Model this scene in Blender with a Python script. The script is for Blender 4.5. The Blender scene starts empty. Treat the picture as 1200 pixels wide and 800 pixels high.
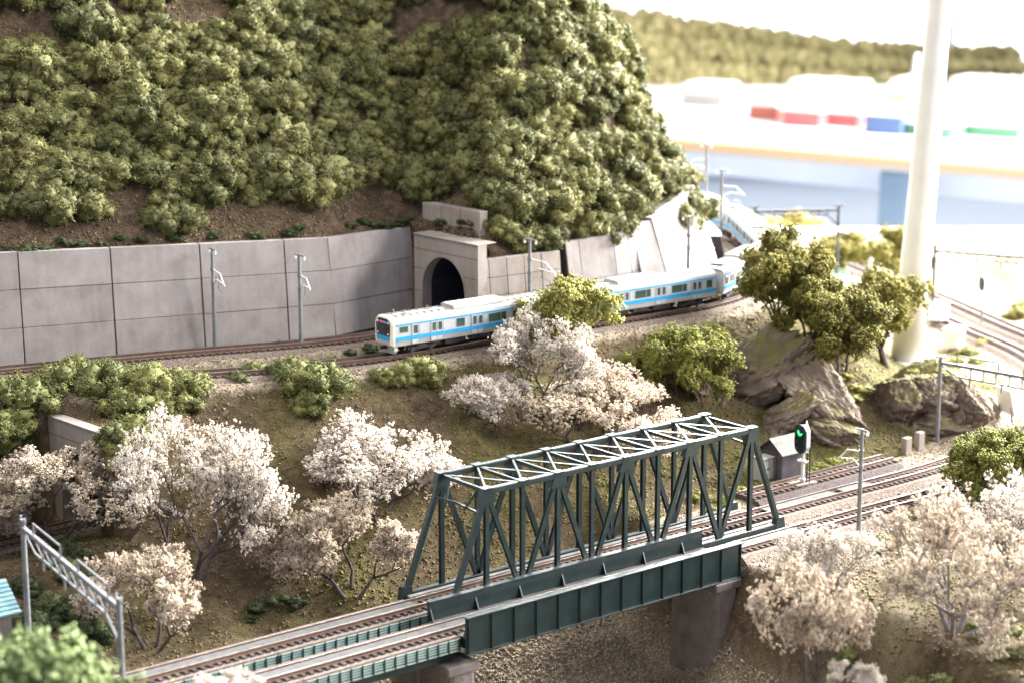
import bpy, bmesh, math, random
import numpy as np
from mathutils import Vector, Matrix, noise

# ------------------------------------------------------------------ camera, light, exposure
# one unit is one centimetre: a 1:150 model railway on a table in a bright room
SC = bpy.context.scene
COL = SC.collection
R = math.radians
CAM_H, PITCH, FPX = 36.9, R(12.5), 2500.0
cam_d = bpy.data.cameras.new('camera')
cam_d.sensor_width = 36.0
cam_d.lens = 36.0 * FPX / 1200.0
cam_d.clip_start = 1.0
cam_d.clip_end = 5000.0
cam = bpy.data.objects.new('camera', cam_d)
cam.location = (0, 0, CAM_H)
cam.rotation_euler = (math.pi / 2 - PITCH, 0, 0)
COL.objects.link(cam)
SC.camera = cam
cam_d.dof.use_dof = True
cam_d.dof.focus_distance = 121.0
cam_d.dof.aperture_fstop = 0.115
cam_d.dof.aperture_blades = 7

world = bpy.data.worlds.new('World')
SC.world = world
world.use_nodes = True
bg = world.node_tree.nodes['Background']
bg.inputs['Color'].default_value = (0.82, 0.86, 1.0, 1)
bg.inputs['Strength'].default_value = 0.82

def area(name, loc, target, sx, sy, power, col):
    d = bpy.data.lights.new(name, 'AREA')
    d.shape = 'RECTANGLE'; d.size = sx; d.size_y = sy
    d.energy = power; d.color = col
    o = bpy.data.objects.new(name, d)
    o.location = loc
    o.rotation_euler = (Vector(target) - Vector(loc)).to_track_quat('-Z', 'Y').to_euler()
    COL.objects.link(o)
    return o
# daylight through the windows: behind to the right (strong) and along the right side
area('window_daylight', (205, 280, 118), (10, 145, 6), 150, 90, 7200000, (1.0, 0.98, 0.93))
area('side_window_daylight', (240, 100, 105), (0, 135, 8), 60, 60, 800000, (1.0, 0.97, 0.92))
area('back_window_daylight', (38, 330, 125), (8, 120, 4), 170, 80, 3200000, (1.0, 0.99, 0.97))
# the room's ceiling lamp, then an added fill that brightens the far table
area('ceiling_lamp', (-60, 70, 190), (-10, 125, 5), 60, 60, 230000, (1.0, 0.93, 0.80))
area('far_table_fill', (160, 330, 230), (140, 440, -10), 120, 80, 900000, (1.0, 0.98, 0.97))
vs = SC.view_settings
vs.view_transform = 'Standard'; vs.look = 'None'; vs.exposure = 0.15; vs.gamma = 1.0
vs.use_curve_mapping = False
SC.render.engine = 'CYCLES'
SC.cycles.use_denoising = True
SC.cycles.max_bounces = 6
SC.cycles.diffuse_bounces = 3
SC.cycles.glossy_bounces = 3
SC.cycles.transmission_bounces = 3
SC.cycles.transparent_max_bounces = 4
SC.cycles.caustics_reflective = False
SC.cycles.caustics_refractive = False

# ------------------------------------------------------------------ materials
def srgb(r, g, b):
    def f(c):
        c /= 255.0
        return c / 12.92 if c <= 0.04045 else ((c + 0.055) / 1.055) ** 2.4
    return (f(r), f(g), f(b), 1.0)

MATS = {}
def mat(name, stops, scale=1.0, rough=0.8, metal=0.0, bump=0.0, bscale=None, detail=6.0,
        rand=0.0, spec=0.3, emit=None, estr=0.0, stretch=None, fine=0.0, streak=0.0, sheen=0.0):
    """noise-driven principled material; stops = list of (pos, colour)"""
    if name in MATS:
        return MATS[name]
    m = bpy.data.materials.new(name)
    m.use_nodes = True
    nt = m.node_tree; N = nt.nodes; L = nt.links
    b = N['Principled BSDF']
    b.inputs['Roughness'].default_value = rough
    b.inputs['Metallic'].default_value = metal
    b.inputs['Specular IOR Level'].default_value = spec
    tc = N.new('ShaderNodeTexCoord')
    vec = tc.outputs['Object']
    if stretch:
        mp = N.new('ShaderNodeMapping'); mp.inputs['Scale'].default_value = stretch
        L.new(vec, mp.inputs['Vector']); vec = mp.outputs['Vector']
    nz = N.new('ShaderNodeTexNoise')
    nz.inputs['Scale'].default_value = scale
    nz.inputs['Detail'].default_value = detail
    nz.inputs['Roughness'].default_value = 0.62
    L.new(vec, nz.inputs['Vector'])
    rp = N.new('ShaderNodeValToRGB')
    el = rp.color_ramp.elements
    while len(el) < len(stops):
        el.new(0.5)
    for e, (p, c) in zip(el, stops):
        e.position = p; e.color = c if len(c) == 4 else (*c, 1)
    fac = nz.outputs['Fac']
    if rand > 0:
        oi = N.new('ShaderNodeObjectInfo')
        ma = N.new('ShaderNodeMath'); ma.operation = 'MULTIPLY_ADD'
        ma.inputs[1].default_value = rand; ma.inputs[2].default_value = -rand / 2
        L.new(oi.outputs['Random'], ma.inputs[0])
        ad = N.new('ShaderNodeMath'); ad.operation = 'ADD'
        L.new(fac, ad.inputs[0]); L.new(ma.outputs[0], ad.inputs[1])
        fac = ad.outputs[0]
    if fine > 0:
        n3 = N.new('ShaderNodeTexNoise'); n3.inputs['Scale'].default_value = scale * 7
        n3.inputs['Detail'].default_value = 4
        L.new(tc.outputs['Object'], n3.inputs['Vector'])
        mb = N.new('ShaderNodeMath'); mb.operation = 'MULTIPLY_ADD'
        mb.inputs[1].default_value = fine; mb.inputs[2].default_value = -fine / 2
        L.new(n3.outputs['Fac'], mb.inputs[0])
        ad = N.new('ShaderNodeMath'); ad.operation = 'ADD'
        L.new(fac, ad.inputs[0]); L.new(mb.outputs[0], ad.inputs[1])
        fac = ad.outputs[0]
    if streak > 0:                                       # rain streaks running down the face
        mp2 = N.new('ShaderNodeMapping'); mp2.inputs['Scale'].default_value = (2.6, 2.6, 0.16); L.new(tc.outputs['Object'], mp2.inputs['Vector'])
        n4 = N.new('ShaderNodeTexNoise'); n4.inputs['Scale'].default_value = 1.0; n4.inputs['Detail'].default_value = 4; L.new(mp2.outputs['Vector'], n4.inputs['Vector'])
        mb = N.new('ShaderNodeMath'); mb.operation = 'MULTIPLY_ADD'; mb.inputs[1].default_value = streak; mb.inputs[2].default_value = -streak / 2; L.new(n4.outputs['Fac'], mb.inputs[0])
        ad = N.new('ShaderNodeMath'); ad.operation = 'ADD'; L.new(fac, ad.inputs[0]); L.new(mb.outputs[0], ad.inputs[1]); fac = ad.outputs[0]
    L.new(fac, rp.inputs['Fac'])
    L.new(rp.outputs['Color'], b.inputs['Base Color'])
    if bump > 0:
        n2 = N.new('ShaderNodeTexNoise')
        n2.inputs['Scale'].default_value = bscale or scale * 6
        n2.inputs['Detail'].default_value = 5
        L.new(vec, n2.inputs['Vector'])
        bp = N.new('ShaderNodeBump'); bp.inputs['Strength'].default_value = min(1.0, bump)
        bp.inputs['Distance'].default_value = 0.15 * max(1.0, bump)
        L.new(n2.outputs['Fac'], bp.inputs['Height'])
        L.new(bp.outputs['Normal'], b.inputs['Normal'])
    if sheen > 0:
        b.inputs['Sheen Weight'].default_value = sheen; b.inputs['Sheen Roughness'].default_value = 0.5; b.inputs['Sheen Tint'].default_value = (1.0, 1.0, 0.8, 1)
    if emit:
        b.inputs['Emission Color'].default_value = emit
        b.inputs['Emission Strength'].default_value = estr
    MATS[name] = m
    return m

def two(a, b_, lo=0.35, hi=0.65):
    return [(lo, a), (hi, b_)]

M_CONC = mat('weathered_concrete', [(0.22, (0.225, 0.195, 0.186)), (0.5, (0.30, 0.27, 0.262)), (0.8, (0.37, 0.342, 0.335))], 0.55, 0.9, bump=0.12, bscale=9, rand=0.12, fine=0.16, streak=0.35)
M_CONC2 = mat('portal_concrete', [(0.22, (0.20, 0.165, 0.14)), (0.5, (0.275, 0.24, 0.214)), (0.8, (0.33, 0.298, 0.272))], 0.5, 0.9, bump=0.12, bscale=9, rand=0.1, fine=0.16, streak=0.4)
M_JOINT = mat('dark_joint', two((0.05, 0.045, 0.045), (0.09, 0.08, 0.08)), 3)
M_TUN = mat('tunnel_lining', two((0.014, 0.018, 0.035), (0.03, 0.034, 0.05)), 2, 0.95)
M_TEAL = mat('teal_green_paint', [(0.3, (0.013, 0.026, 0.027)), (0.55, (0.020, 0.035, 0.036)), (0.8, (0.036, 0.047, 0.045))], 1.4, 0.32, bump=0.05, bscale=14, spec=0.5, rand=0.12, fine=0.15)
M_TEAL2 = mat('pale_teal_railing', two((0.26, 0.37, 0.355), (0.36, 0.47, 0.45)), 2.5, 0.5, rand=0.2)
M_RAIL = mat('worn_rail_steel', two((0.42, 0.39, 0.37), (0.60, 0.57, 0.54)), 3, 0.28, metal=0.85)
M_RAILS = mat('rusty_rail_side', two((0.10, 0.055, 0.04), (0.17, 0.10, 0.075)), 4, 0.7, rand=0.1)
M_TIE = mat('dark_brown_sleeper', two((0.05, 0.036, 0.032), (0.11, 0.08, 0.07)), 2, 0.85, rand=0.35)
M_BALL = mat('brown_ballast', [(0.3, (0.085, 0.06, 0.048)), (0.5, (0.17, 0.128, 0.104)), (0.7, (0.29, 0.235, 0.20))], 9, 0.95, bump=1.0, bscale=12, detail=3)
M_GUARD = mat('grey_track_plate', two((0.06, 0.058, 0.058), (0.105, 0.10, 0.098)), 2.5, 0.7, bump=0.1, spec=0.2)
M_POLE = mat('grey_pole_metal', two((0.13, 0.135, 0.145), (0.21, 0.215, 0.225)), 2, 0.5, metal=0.1, spec=0.4)
M_POLED = mat('pole_in_painted_shade', two((0.035, 0.037, 0.042), (0.07, 0.072, 0.08)), 2, 0.6, spec=0.3)  # pole metal again, darkened: the backlit shade is put into the colour
M_WHITE = mat('white_plastic', two((0.60, 0.59, 0.58), (0.68, 0.67, 0.66)), 0.3, 0.42, spec=0.5)
M_BROWN = mat('grey_brown_cabinet', two((0.13, 0.115, 0.11), (0.19, 0.17, 0.165)), 2, 0.7)
M_BLACK = mat('black_plastic', two((0.012, 0.013, 0.016), (0.03, 0.032, 0.036)), 3, 0.4)

def ground_material():
    m = bpy.data.materials.new('turf_and_earth'); m.use_nodes = True
    nt = m.node_tree; N = nt.nodes; L = nt.links
    b = N['Principled BSDF']; b.inputs['Roughness'].default_value = 0.97
    b.inputs['Specular IOR Level'].default_value = 0.1
    tc = N.new('ShaderNodeTexCoord')
    def nz(s, d=6):
        n = N.new('ShaderNodeTexNoise'); n.inputs['Scale'].default_value = s
        n.inputs['Detail'].default_value = d; n.inputs['Roughness'].default_value = 0.65
        L.new(tc.outputs['Object'], n.inputs['Vector']); return n.outputs['Fac']
    def ramp(f, st):
        r = N.new('ShaderNodeValToRGB'); e = r.color_ramp.elements
        while len(e) < len(st): e.new(0.5)
        for q, (p, c) in zip(e, st): q.position = p; q.color = (*c, 1)
        L.new(f, r.inputs['Fac']); return r.outputs['Color']
    def mix(f, a, c):
        x = N.new('ShaderNodeMix'); x.data_type = 'RGBA'
        L.new(f, x.inputs['Factor']); L.new(a, x.inputs['A']); L.new(c, x.inputs['B']); return x.outputs['Result']
    earth = ramp(nz(1.6, 8), [(0.28, (0.040, 0.028, 0.019)), (0.5, (0.088, 0.062, 0.042)), (0.72, (0.165, 0.120, 0.082))])
    turf = ramp(nz(2.4, 8), [(0.3, (0.050, 0.052, 0.016)), (0.52, (0.105, 0.096, 0.032)), (0.75, (0.24, 0.185, 0.06))])
    at_ = N.new('ShaderNodeAttribute'); at_.attribute_name = 'cover'
    ad = N.new('ShaderNodeMath'); ad.operation = 'ADD'
    mm = N.new('ShaderNodeMath'); mm.operation = 'MULTIPLY_ADD'
    mm.inputs[1].default_value = 1.6; mm.inputs[2].default_value = -0.8
    L.new(nz(0.22, 5), mm.inputs[0]); L.new(mm.outputs[0], ad.inputs[0]); L.new(at_.outputs['Fac'], ad.inputs[1])
    cl = N.new('ShaderNodeClamp'); L.new(ad.outputs[0], cl.inputs['Value'])
    c1 = mix(cl.outputs['Result'], earth, turf)
    grav = ramp(nz(7, 4), [(0.3, (0.13, 0.11, 0.08)), (0.5, (0.29, 0.24, 0.175)), (0.7, (0.50, 0.43, 0.33))])
    ag = N.new('ShaderNodeAttribute'); ag.attribute_name = 'gravel'
    c2 = mix(ag.outputs['Fac'], c1, grav)
    L.new(c2, b.inputs['Base Color'])
    bp = N.new('ShaderNodeBump'); bp.inputs['Strength'].default_value = 0.9; bp.inputs['Distance'].default_value = 0.16
    L.new(nz(8, 5), bp.inputs['Height']); L.new(bp.outputs['Normal'], b.inputs['Normal'])
    return m
M_GROUND = ground_material()

# ------------------------------------------------------------------ mesh helpers
class MB:
    def __init__(s): s.v = []; s.f = []
    def add(s, vs_, fs):
        o = len(s.v); s.v.extend([tuple(p) for p in vs_]); s.f.extend([tuple(i + o for i in q) for q in fs]); return s
    def box(s, c, d, rot=None):
        x, y, z = d[0] / 2, d[1] / 2, d[2] / 2
        vv = [Vector((a, b_, e)) for e in (-z, z) for b_ in (-y, y) for a in (-x, x)]
        if rot is not None: vv = [rot @ p for p in vv]
        return s.add([p + Vector(c) for p in vv], [(0, 2, 3, 1), (4, 5, 7, 6), (0, 1, 5, 4), (2, 6, 7, 3), (0, 4, 6, 2), (1, 3, 7, 5)])
    def bar(s, a, b_, w, h, up=(0, 0, 1)):
        a, b_ = Vector(a), Vector(b_); rot, l = frame(a, b_, up)
        return s.box((a + b_) / 2, (l, w, h), rot)
    def tube(s, pts, rad, n=6, cap=True):
        pts = [Vector(p) for p in pts]; rings = []
        if not hasattr(rad, '__len__'): rad = [rad] * len(pts)
        for i, p in enumerate(pts):
            t = (pts[min(i + 1, len(pts) - 1)] - pts[max(i - 1, 0)])
            t = t.normalized() if t.length > 1e-9 else Vector((0, 0, 1))
            a = Vector((0, 0, 1)).cross(t)
            if a.length < 0.05: a = Vector((1, 0, 0)).cross(t)
            a.normalize(); c = t.cross(a)
            rings.append([p + (a * math.cos(2 * math.pi * k / n) + c * math.sin(2 * math.pi * k / n)) * rad[i] for k in range(n)])
        vv = [q for r_ in rings for q in r_]; ff = []
        for i in range(len(pts) - 1):
            for k in range(n):
                ff.append((i * n + k, i * n + (k + 1) % n, (i + 1) * n + (k + 1) % n, (i + 1) * n + k))
        if cap:
            ff.append(tuple(range(n - 1, -1, -1))); ff.append(tuple(range((len(pts) - 1) * n, len(pts) * n)))
        return s.add(vv, ff)
    def prism(s, poly, axis_a, axis_b, ext, origin=(0, 0, 0)):
        """extrude a 2D polygon (in axes a, b) by vector ext"""
        o = Vector(origin); a = Vector(axis_a); b_ = Vector(axis_b); e = Vector(ext); n = len(poly)
        v0 = [o + a * p[0] + b_ * p[1] for p in poly]; v1 = [p + e for p in v0]
        ff = [tuple(range(n)), tuple(range(2 * n - 1, n - 1, -1))]
        ff += [(i, i + n, (i + 1) % n + n, (i + 1) % n) for i in range(n)]
        return s.add(v0 + v1, ff)
    def mesh(s, name):
        me = bpy.data.meshes.new(name); me.from_pydata(s.v, [], s.f); me.update(); return me
    def build(s, name, m, parent=None, smooth=False, bevel=0.0):
        me = s.mesh(name)
        if bevel > 0: bevel_mesh(me, bevel)
        return mk(name, me, m, parent, smooth)

def bevel_mesh(me, w):
    bm = bmesh.new(); bm.from_mesh(me)
    bmesh.ops.recalc_face_normals(bm, faces=bm.faces)
    bmesh.ops.bevel(bm, geom=[e for e in bm.edges], offset=w, segments=1, affect='EDGES', clamp_overlap=True)
    bm.to_mesh(me); bm.free()

def frame(a, b_, up=(0, 0, 1)):
    d = b_ - a; l = d.length; x = d / l
    y = Vector(up).cross(x)
    if y.length < 1e-4: y = Vector((0, 1, 0)).cross(x)
    y.normalize(); z = x.cross(y)
    return Matrix((x, y, z)).transposed(), l

def mk(name, me, m, parent=None, smooth=False):
    if m is not None and len(me.materials) == 0: me.materials.append(m)
    if smooth: me.shade_smooth()
    o = bpy.data.objects.new(name, me); COL.objects.link(o)
    if parent is not None: o.parent = parent
    return o

def thing(name, label, cat, loc=(0, 0, 0), rz=0.0, group=None):
    o = bpy.data.objects.new(name, None); COL.objects.link(o)
    o.empty_display_size = 0.5
    o.location = loc; o.rotation_euler = (0, 0, rz)
    return tag(o, label, cat, group)

def tag(o, label, cat, group=None):
    o['label'] = label; o['category'] = cat
    if group: o['group'] = group
    return o

def struct(o):
    o['kind'] = 'structure'; return o

def dup(root, loc, rz=0.0, scale=1.0, label=None):
    r_ = root.copy(); COL.objects.link(r_)
    r_.location = loc; r_.rotation_euler = (0, 0, rz)
    r_.scale = (scale,) * 3 if not hasattr(scale, '__len__') else scale
    if label: r_['label'] = label
    for ch in root.children:
        c = ch.copy(); COL.objects.link(c); c.parent = r_
        for g in ch.children:
            d = g.copy(); COL.objects.link(d); d.parent = c
    return r_

# sharing bars: one mesh per kind and length
BARS = {}
def bar_mesh(kind, l, w, h):
    k = (kind, round(l, 3), w, h)
    if k in BARS: return BARS[k]
    mb = MB()
    if kind == 'h':
        t = min(w, h) * 0.28
        mb.box((l / 2, 0, h / 2 - t / 2), (l, w, t)); mb.box((l / 2, 0, -h / 2 + t / 2), (l, w, t)); mb.box((l / 2, 0, 0), (l, t, h - 2 * t))
    else:
        mb.box((l / 2, 0, 0), (l, w, h))
    me = mb.mesh('bar'); 
    if kind == 'b': bevel_mesh(me, min(w, h) * 0.12)
    BARS[k] = me; return me
def put_bar(name, a, b_, w, h, m, parent, up=(0, 0, 1), kind='b'):
    a, b_ = Vector(a), Vector(b_)
    rot, l = frame(a, b_, up)
    me = bar_mesh(kind, l, w, h)
    key = me.name + m.name
    if len(me.materials) == 0: me.materials.append(m)
    elif me.materials[0] is not m:
        me = me.copy(); me.materials.clear(); me.materials.append(m)
    o = bpy.data.objects.new(name, me); COL.objects.link(o); o.parent = parent
    o.matrix_local = Matrix.Translation(a) @ rot.to_4x4()
    return o

# ------------------------------------------------------------------ plan of the layout
def catmull(P, step=0.3):
    P = [Vector(p) for p in P]; Q = [2 * P[0] - P[1]] + P + [2 * P[-1] - P[-2]]; out = []
    for i in range(1, len(Q) - 2):
        a, b_, c, d = Q[i - 1], Q[i], Q[i + 1], Q[i + 2]; n = max(2, int((c - b_).length / step))
        for k in range(n):
            t = k / n
            out.append(0.5 * ((2 * b_) + (c - a) * t + (2 * a - 5 * b_ + 4 * c - d) * t * t + (3 * b_ - a - 3 * c + d) * t ** 3))
    out.append(P[-1]); return out
def offset(P, d):
    out = []
    for i, p in enumerate(P):
        t = P[min(i + 1, len(P) - 1)] - P[max(i - 1, 0)]; t.z = 0; t.normalize()
        out.append(p + Vector((-t.y, t.x, 0)) * d)
    return out
class Path:
    def __init__(s, P):
        s.P = P; s.L = [0]
        for a, b_ in zip(P, P[1:]): s.L.append(s.L[-1] + (b_ - a).length)
        s.len = s.L[-1]
    def at(s, d):
        d = min(max(d, 0), s.len - 1e-6); i = max(0, int(np.searchsorted(s.L, d)) - 1)
        t = (d - s.L[i]) / (s.L[i + 1] - s.L[i]); return s.P[i].lerp(s.P[i + 1], t)
    def tan(s, d): 
        t = s.at(d + 0.2) - s.at(d - 0.2); return t.normalized()
    def nearest(s, p):
        return s.L[min(range(len(s.P)), key=lambda i: (s.P[i].xy - Vector(p).xy).length)]

ZT = 7.8     # rail top of the upper line; the bridge line's rail top is z = 0
T_PTS = [(-62, 112.5), (-45, 116.5), (-29.7, 120.5), (-17.8, 123.3), (-9.3, 126.7), (-2, 132.0), (5, 137.2), (13.2, 143.6), (17.4, 150.2), (19.3, 158), (18.6, 167), (16.3, 177), (10, 187), (0, 194)]
PT = Path(catmull([(x, y, ZT) for x, y in T_PTS]))
U_PTS = [(-62, 111.5), (-45, 117.6), (-29.3, 124.7), (-21.1, 128.4), (-10.8, 132.6), (-4.5, 137.8), (2, 144.5), (6, 150)]
PU = Path(catmull([(x, y, ZT) for x, y in U_PTS]))
HB = R(39.2); BU = Vector((math.cos(HB), math.sin(HB), 0)); BW = Vector((math.sin(HB), -math.cos(HB), 0))
BO = Vector((-4.63, 104.9, 0))
def bp(s, v, z=0.0): return BO + BU * s + BW * v + Vector((0, 0, z))
A_PTS = [tuple(bp(s, 0).xy) for s in (-34, -20, 0, 15, 30, 40)] + [(33, 137.2), (38, 145.5), (40.3, 154), (40, 163), (37.5, 172), (34.5, 184), (30.5, 196), (26, 212)]
PA = Path(catmull([(x, y, 0) for x, y in A_PTS]))
PB = Path(offset(PA.P, -3.75))

HILL = [(-62, 114.5), (-45, 121.2), (-30, 127.2), (-21.5, 131.0), (-11.5, 135.6), (-6.9, 140.5), (-2.1, 135.1), (3.0, 138.3), (7.5, 141.7), (11.1, 145.0), (14.4, 150.6), (16.1, 158), (15.5, 166), (13.2, 175.5), (7, 185), (-10, 200), (-62, 200)]

def seg_dist(X, Y, pts, closed=False):
    D = np.full(X.shape, 1e9)
    n = len(pts)
    for i in range(n if closed else n - 1):
        ax, ay = pts[i][0], pts[i][1]; bx, by = pts[(i + 1) % n][0], pts[(i + 1) % n][1]
        dx, dy = bx - ax, by - ay; l2 = dx * dx + dy * dy + 1e-12
        t = np.clip(((X - ax) * dx + (Y - ay) * dy) / l2, 0, 1)
        D = np.minimum(D, np.hypot(X - ax - t * dx, Y - ay - t * dy))
    return D
def inside(X, Y, pts):
    c = np.zeros(X.shape, bool); n = len(pts)
    for i in range(n):
        ax, ay = pts[i]; bx, by = pts[(i + 1) % n]
        if ay == by: continue
        k = ((ay > Y) != (by > Y)) & (X < (bx - ax) * (Y - ay) / (by - ay) + ax); c ^= k
    return c
def sstep(a, b_, x):
    t = np.clip((x - a) / (b_ - a), 0, 1); return t * t * (3 - 2 * t)
def vnoise(X, Y, s, seed=0):
    """smooth value noise"""
    x = X / s + seed * 17.13; y = Y / s - seed * 9.7
    xi = np.floor(x).astype(int); yi = np.floor(y).astype(int); fx = x - xi; fy = y - yi
    fx = fx * fx * (3 - 2 * fx); fy = fy * fy * (3 - 2 * fy)
    def h(a, b_):
        q = np.sin(a * 127.1 + b_ * 311.7 + seed * 74.7) * 43758.5453; return q - np.floor(q)
    return (h(xi, yi) * (1 - fx) + h(xi + 1, yi) * fx) * (1 - fy) + (h(xi, yi + 1) * (1 - fx) + h(xi + 1, yi + 1) * fx) * fy - 0.5

LP_C = Vector((-24.4, 116.0, 0)); LP_H = R(43)          # lower tunnel portal: centre and heading into the hill
UP_C = Vector((-4.5, 137.8, 0)); UP_H = R(42)           # upper tunnel portal
T_SUB = [(p.x, p.y) for p in PT.P[::10]]
U_SUB = [(p.x, p.y) for p in PU.P[::10]]
A_SUB = [(p.x, p.y) for p in PA.P[::10]]
B_SUB = [(p.x, p.y) for p in PB.P[::10]]
def wall_top(X):
    return np.interp(X, [-62, -45, -30, -7, -2.5, -2, 3, 9, 13, 16], [14.4, 14.2, 14.1, 13.4, 13.2, 12.35, 12.2, 12.4, 13.2, 13.8])
def height(X, Y, cover=False):
    X = np.asarray(X, float); Y = np.asarray(Y, float)
    n1 = vnoise(X, Y, 6.0, 1); n2 = vnoise(X, Y, 2.2, 2); n3 = vnoise(X, Y, 0.9, 3)
    s = (X - BO.x) * BU.x + (Y - BO.y) * BU.y; v = (X - BO.x) * BW.x + (Y - BO.y) * BW.y
    dT = seg_dist(X, Y, T_SUB); dU = seg_dist(X, Y, U_SUB)
    dA = seg_dist(X, Y, A_SUB); dB = seg_dist(X, Y, B_SUB); dAB = np.minimum(dA, dB)
    # lower ground
    left = 1 - sstep(-9, -1.5, s); rb = 17.2 - 0.25 * np.maximum(v - 3, 0); right = sstep(rb - 2, rb + 2.2, s)
    valley = -7.0 + 0.6 * n1 + 0.35 * n2
    z = valley * (1 - left) * (1 - right) + (-1.7 + 0.8 * n1) * left + (-0.45 + 0.2 * n2) * right
    z = z + right * 1.3 * sstep(7, 13, v) * (1 - sstep(30, 46, v))            # foreground mound on the right bank
    z = z + left * (1 - sstep(-18, -13, s)) * 0.6 * sstep(2, 9, -v)
    # embankment of the upper line
    dd = np.minimum(dT, dU + 0.3)
    slope = 0.72 + 0.14 * sstep(-12, 4, X)
    emb = 7.3 - slope * np.maximum(dd - 1.9, 0) + (0.5 * n1 + 0.45 * n2) * sstep(2.0, 5.0, dd)
    z = np.maximum(z, emb) + 0.6 * np.exp(-((z - emb) / 0.9) ** 2)
    z = np.where(dd < 1.95, 7.3, z)
    # knoll with the rocks and trees right of the train
    for cx, cy, rx, ry, hh in ((20.3, 142.5, 6.0, 5.2, 6.2), (29.3, 144.5, 4.2, 4.6, 3.9)):
        e = np.exp(-(((X - cx) / rx) ** 2 + ((Y - cy) / ry) ** 2))
        z = np.where(e > 0.05, np.maximum(z, hh * e + 0.4 * n2 - 0.4), z)
    z = z + 0.12 * n3 + 0.1 * n2
    # level bed of the bridge line away from the bridge
    onb = (s > -1.5) & (s < 18.3) & (v < 20) & (v > -6) & (Y < 125)
    app = (s <= -1.5) & (Y < 112)
    zb = np.where(app, np.minimum(z, -1.6), np.minimum(np.maximum(z, -0.62), -0.62))
    k = 1 - sstep(1.9, 3.4, dAB)
    z = np.where(onb, z, z * (1 - k) + zb * k)
    # ground in front of and above the lower tunnel portal
    nx, ny = -math.cos(LP_H), -math.sin(LP_H); tx, ty = math.sin(LP_H), -math.cos(LP_H)
    q = (X - LP_C.x) * nx + (Y - LP_C.y) * ny; t = (X - LP_C.x) * tx + (Y - LP_C.y) * ty
    z = np.where((q > -0.25) & (q < 14) & (t < 5.5) & (dd > 3.0 + 0.25 * np.maximum(-t - 3, 0)), np.minimum(z, 0.35 + 0.25 * n1 + 0.5 * sstep(2, 5, np.abs(t))), z)
    z = np.where((q <= -0.25) & (q > -6) & (np.abs(t) < 4.6) & (dd > 1.9), np.maximum(z, 6.3 - 0.25 * np.maximum(np.abs(t) - 2.5, 0)), z)
    # the hill
    ins = inside(X, Y, HILL); dh = np.where(ins, seg_dist(X, Y, HILL, True), 0)
    zt = wall_top(X); bat = np.interp(X, [-8, -1, 6, 12], [0.7, 0.8, 1.5, 2.0])
    m = np.interp(X, [-20, -4, 6], [1.12, 1.2, 1.75])
    hz = zt - 0.15 + m * np.maximum(dh - bat - 0.5, 0) + (1.3 * n1 + 0.7 * n2) * sstep(1.5, 5, dh) + 0.15 * n3
    hz = np.minimum(hz, 44 + 2 * n1)
    st = np.clip((dh - 0.7 * bat) / (0.3 * bat + 0.45), 0, 1)
    z = np.where(ins & (dh > 0.0), np.where(st < 1, 7.3 + (zt - 7.4) * st, hz), z)
    if not cover: return z
    cov = np.clip(0.27 + 0.6 * n1 + 0.4 * n2, 0, 1)
    cov = np.where(ins, cov - 0.55, cov)
    cov = np.where((X > 9) & (Y > 126) & ~ins, cov + 0.38, cov)
    cov = np.where((v > 8) & (s > 10), cov + 0.2, cov)
    pale = ((v > 9) & (s > 10)) * np.clip(0.35 + 1.3 * n1 + 0.9 * n2, 0, 0.8)
    g = (1 - left) * (1 - right) * sstep(-3.5, -5.8, z + 0.8 * n2)
    g = np.maximum(g, ((dAB < 3.6) & ~onb & ~app) * 1.0)
    g = np.where((dd < 2.3) & ~ins, 0.85, g)
    g = np.maximum(g, pale)
    g = np.maximum(g, sstep(153, 162, Y + 2 * n1) * sstep(21, 25, X + 2 * n1) * ~ins * np.clip(0.5 + 1.2 * n1 + n2, 0, 1))
    return z, cov, g
# the plan is evaluated once on a fine grid and then looked up
GX0, GY0, GS = -60.0, 60.0, 0.25
_gx, _gy = np.meshgrid(np.arange(GX0, 72.01, GS), np.arange(GY0, 222.01, GS))
G_Z, G_C, G_G = height(_gx, _gy, True)
def look(G, X, Y):
    fx = np.clip((np.asarray(X, float) - GX0) / GS, 0, G.shape[1] - 1.001); fy = np.clip((np.asarray(Y, float) - GY0) / GS, 0, G.shape[0] - 1.001)
    i = fx.astype(int); j = fy.astype(int); u = fx - i; w = fy - j
    return (G[j, i] * (1 - u) + G[j, i + 1] * u) * (1 - w) + (G[j + 1, i] * (1 - u) + G[j + 1, i + 1] * u) * w
def H(x, y): return float(look(G_Z, np.array([x]), np.array([y]))[0])

def at(px, py, z):
    """world point at height z on the sight line through a photograph point: used to read positions off the photograph"""
    xc, yc = (px - 600) / FPX, -(py - 400) / FPX
    d = Vector((xc, math.cos(PITCH) + yc * math.sin(PITCH), -math.sin(PITCH) + yc * math.cos(PITCH)))
    return Vector((0, 0, CAM_H)) + d * ((z - CAM_H) / d.z)
def hits(pts):
    """ground points for a list of photograph points"""
    P = np.array(pts, float); xc = (P[:, 0] - 600) / FPX; yc = -(P[:, 1] - 400) / FPX
    D = np.stack([xc, math.cos(PITCH) + yc * math.sin(PITCH), -math.sin(PITCH) + yc * math.cos(PITCH)], 1)
    t = np.full(len(P), 88.0); done = np.zeros(len(P), bool)
    for _ in range(560):
        X, Y, Z = D[:, 0] * t, D[:, 1] * t, CAM_H + D[:, 2] * t
        hit = Z <= look(G_Z, X, Y); done |= hit
        t = np.where(done, t, t + 0.25)
        if done.all(): break
    return [Vector((D[i, 0] * t[i], D[i, 1] * t[i], CAM_H + D[i, 2] * t[i])) for i in range(len(P))], done
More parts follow.
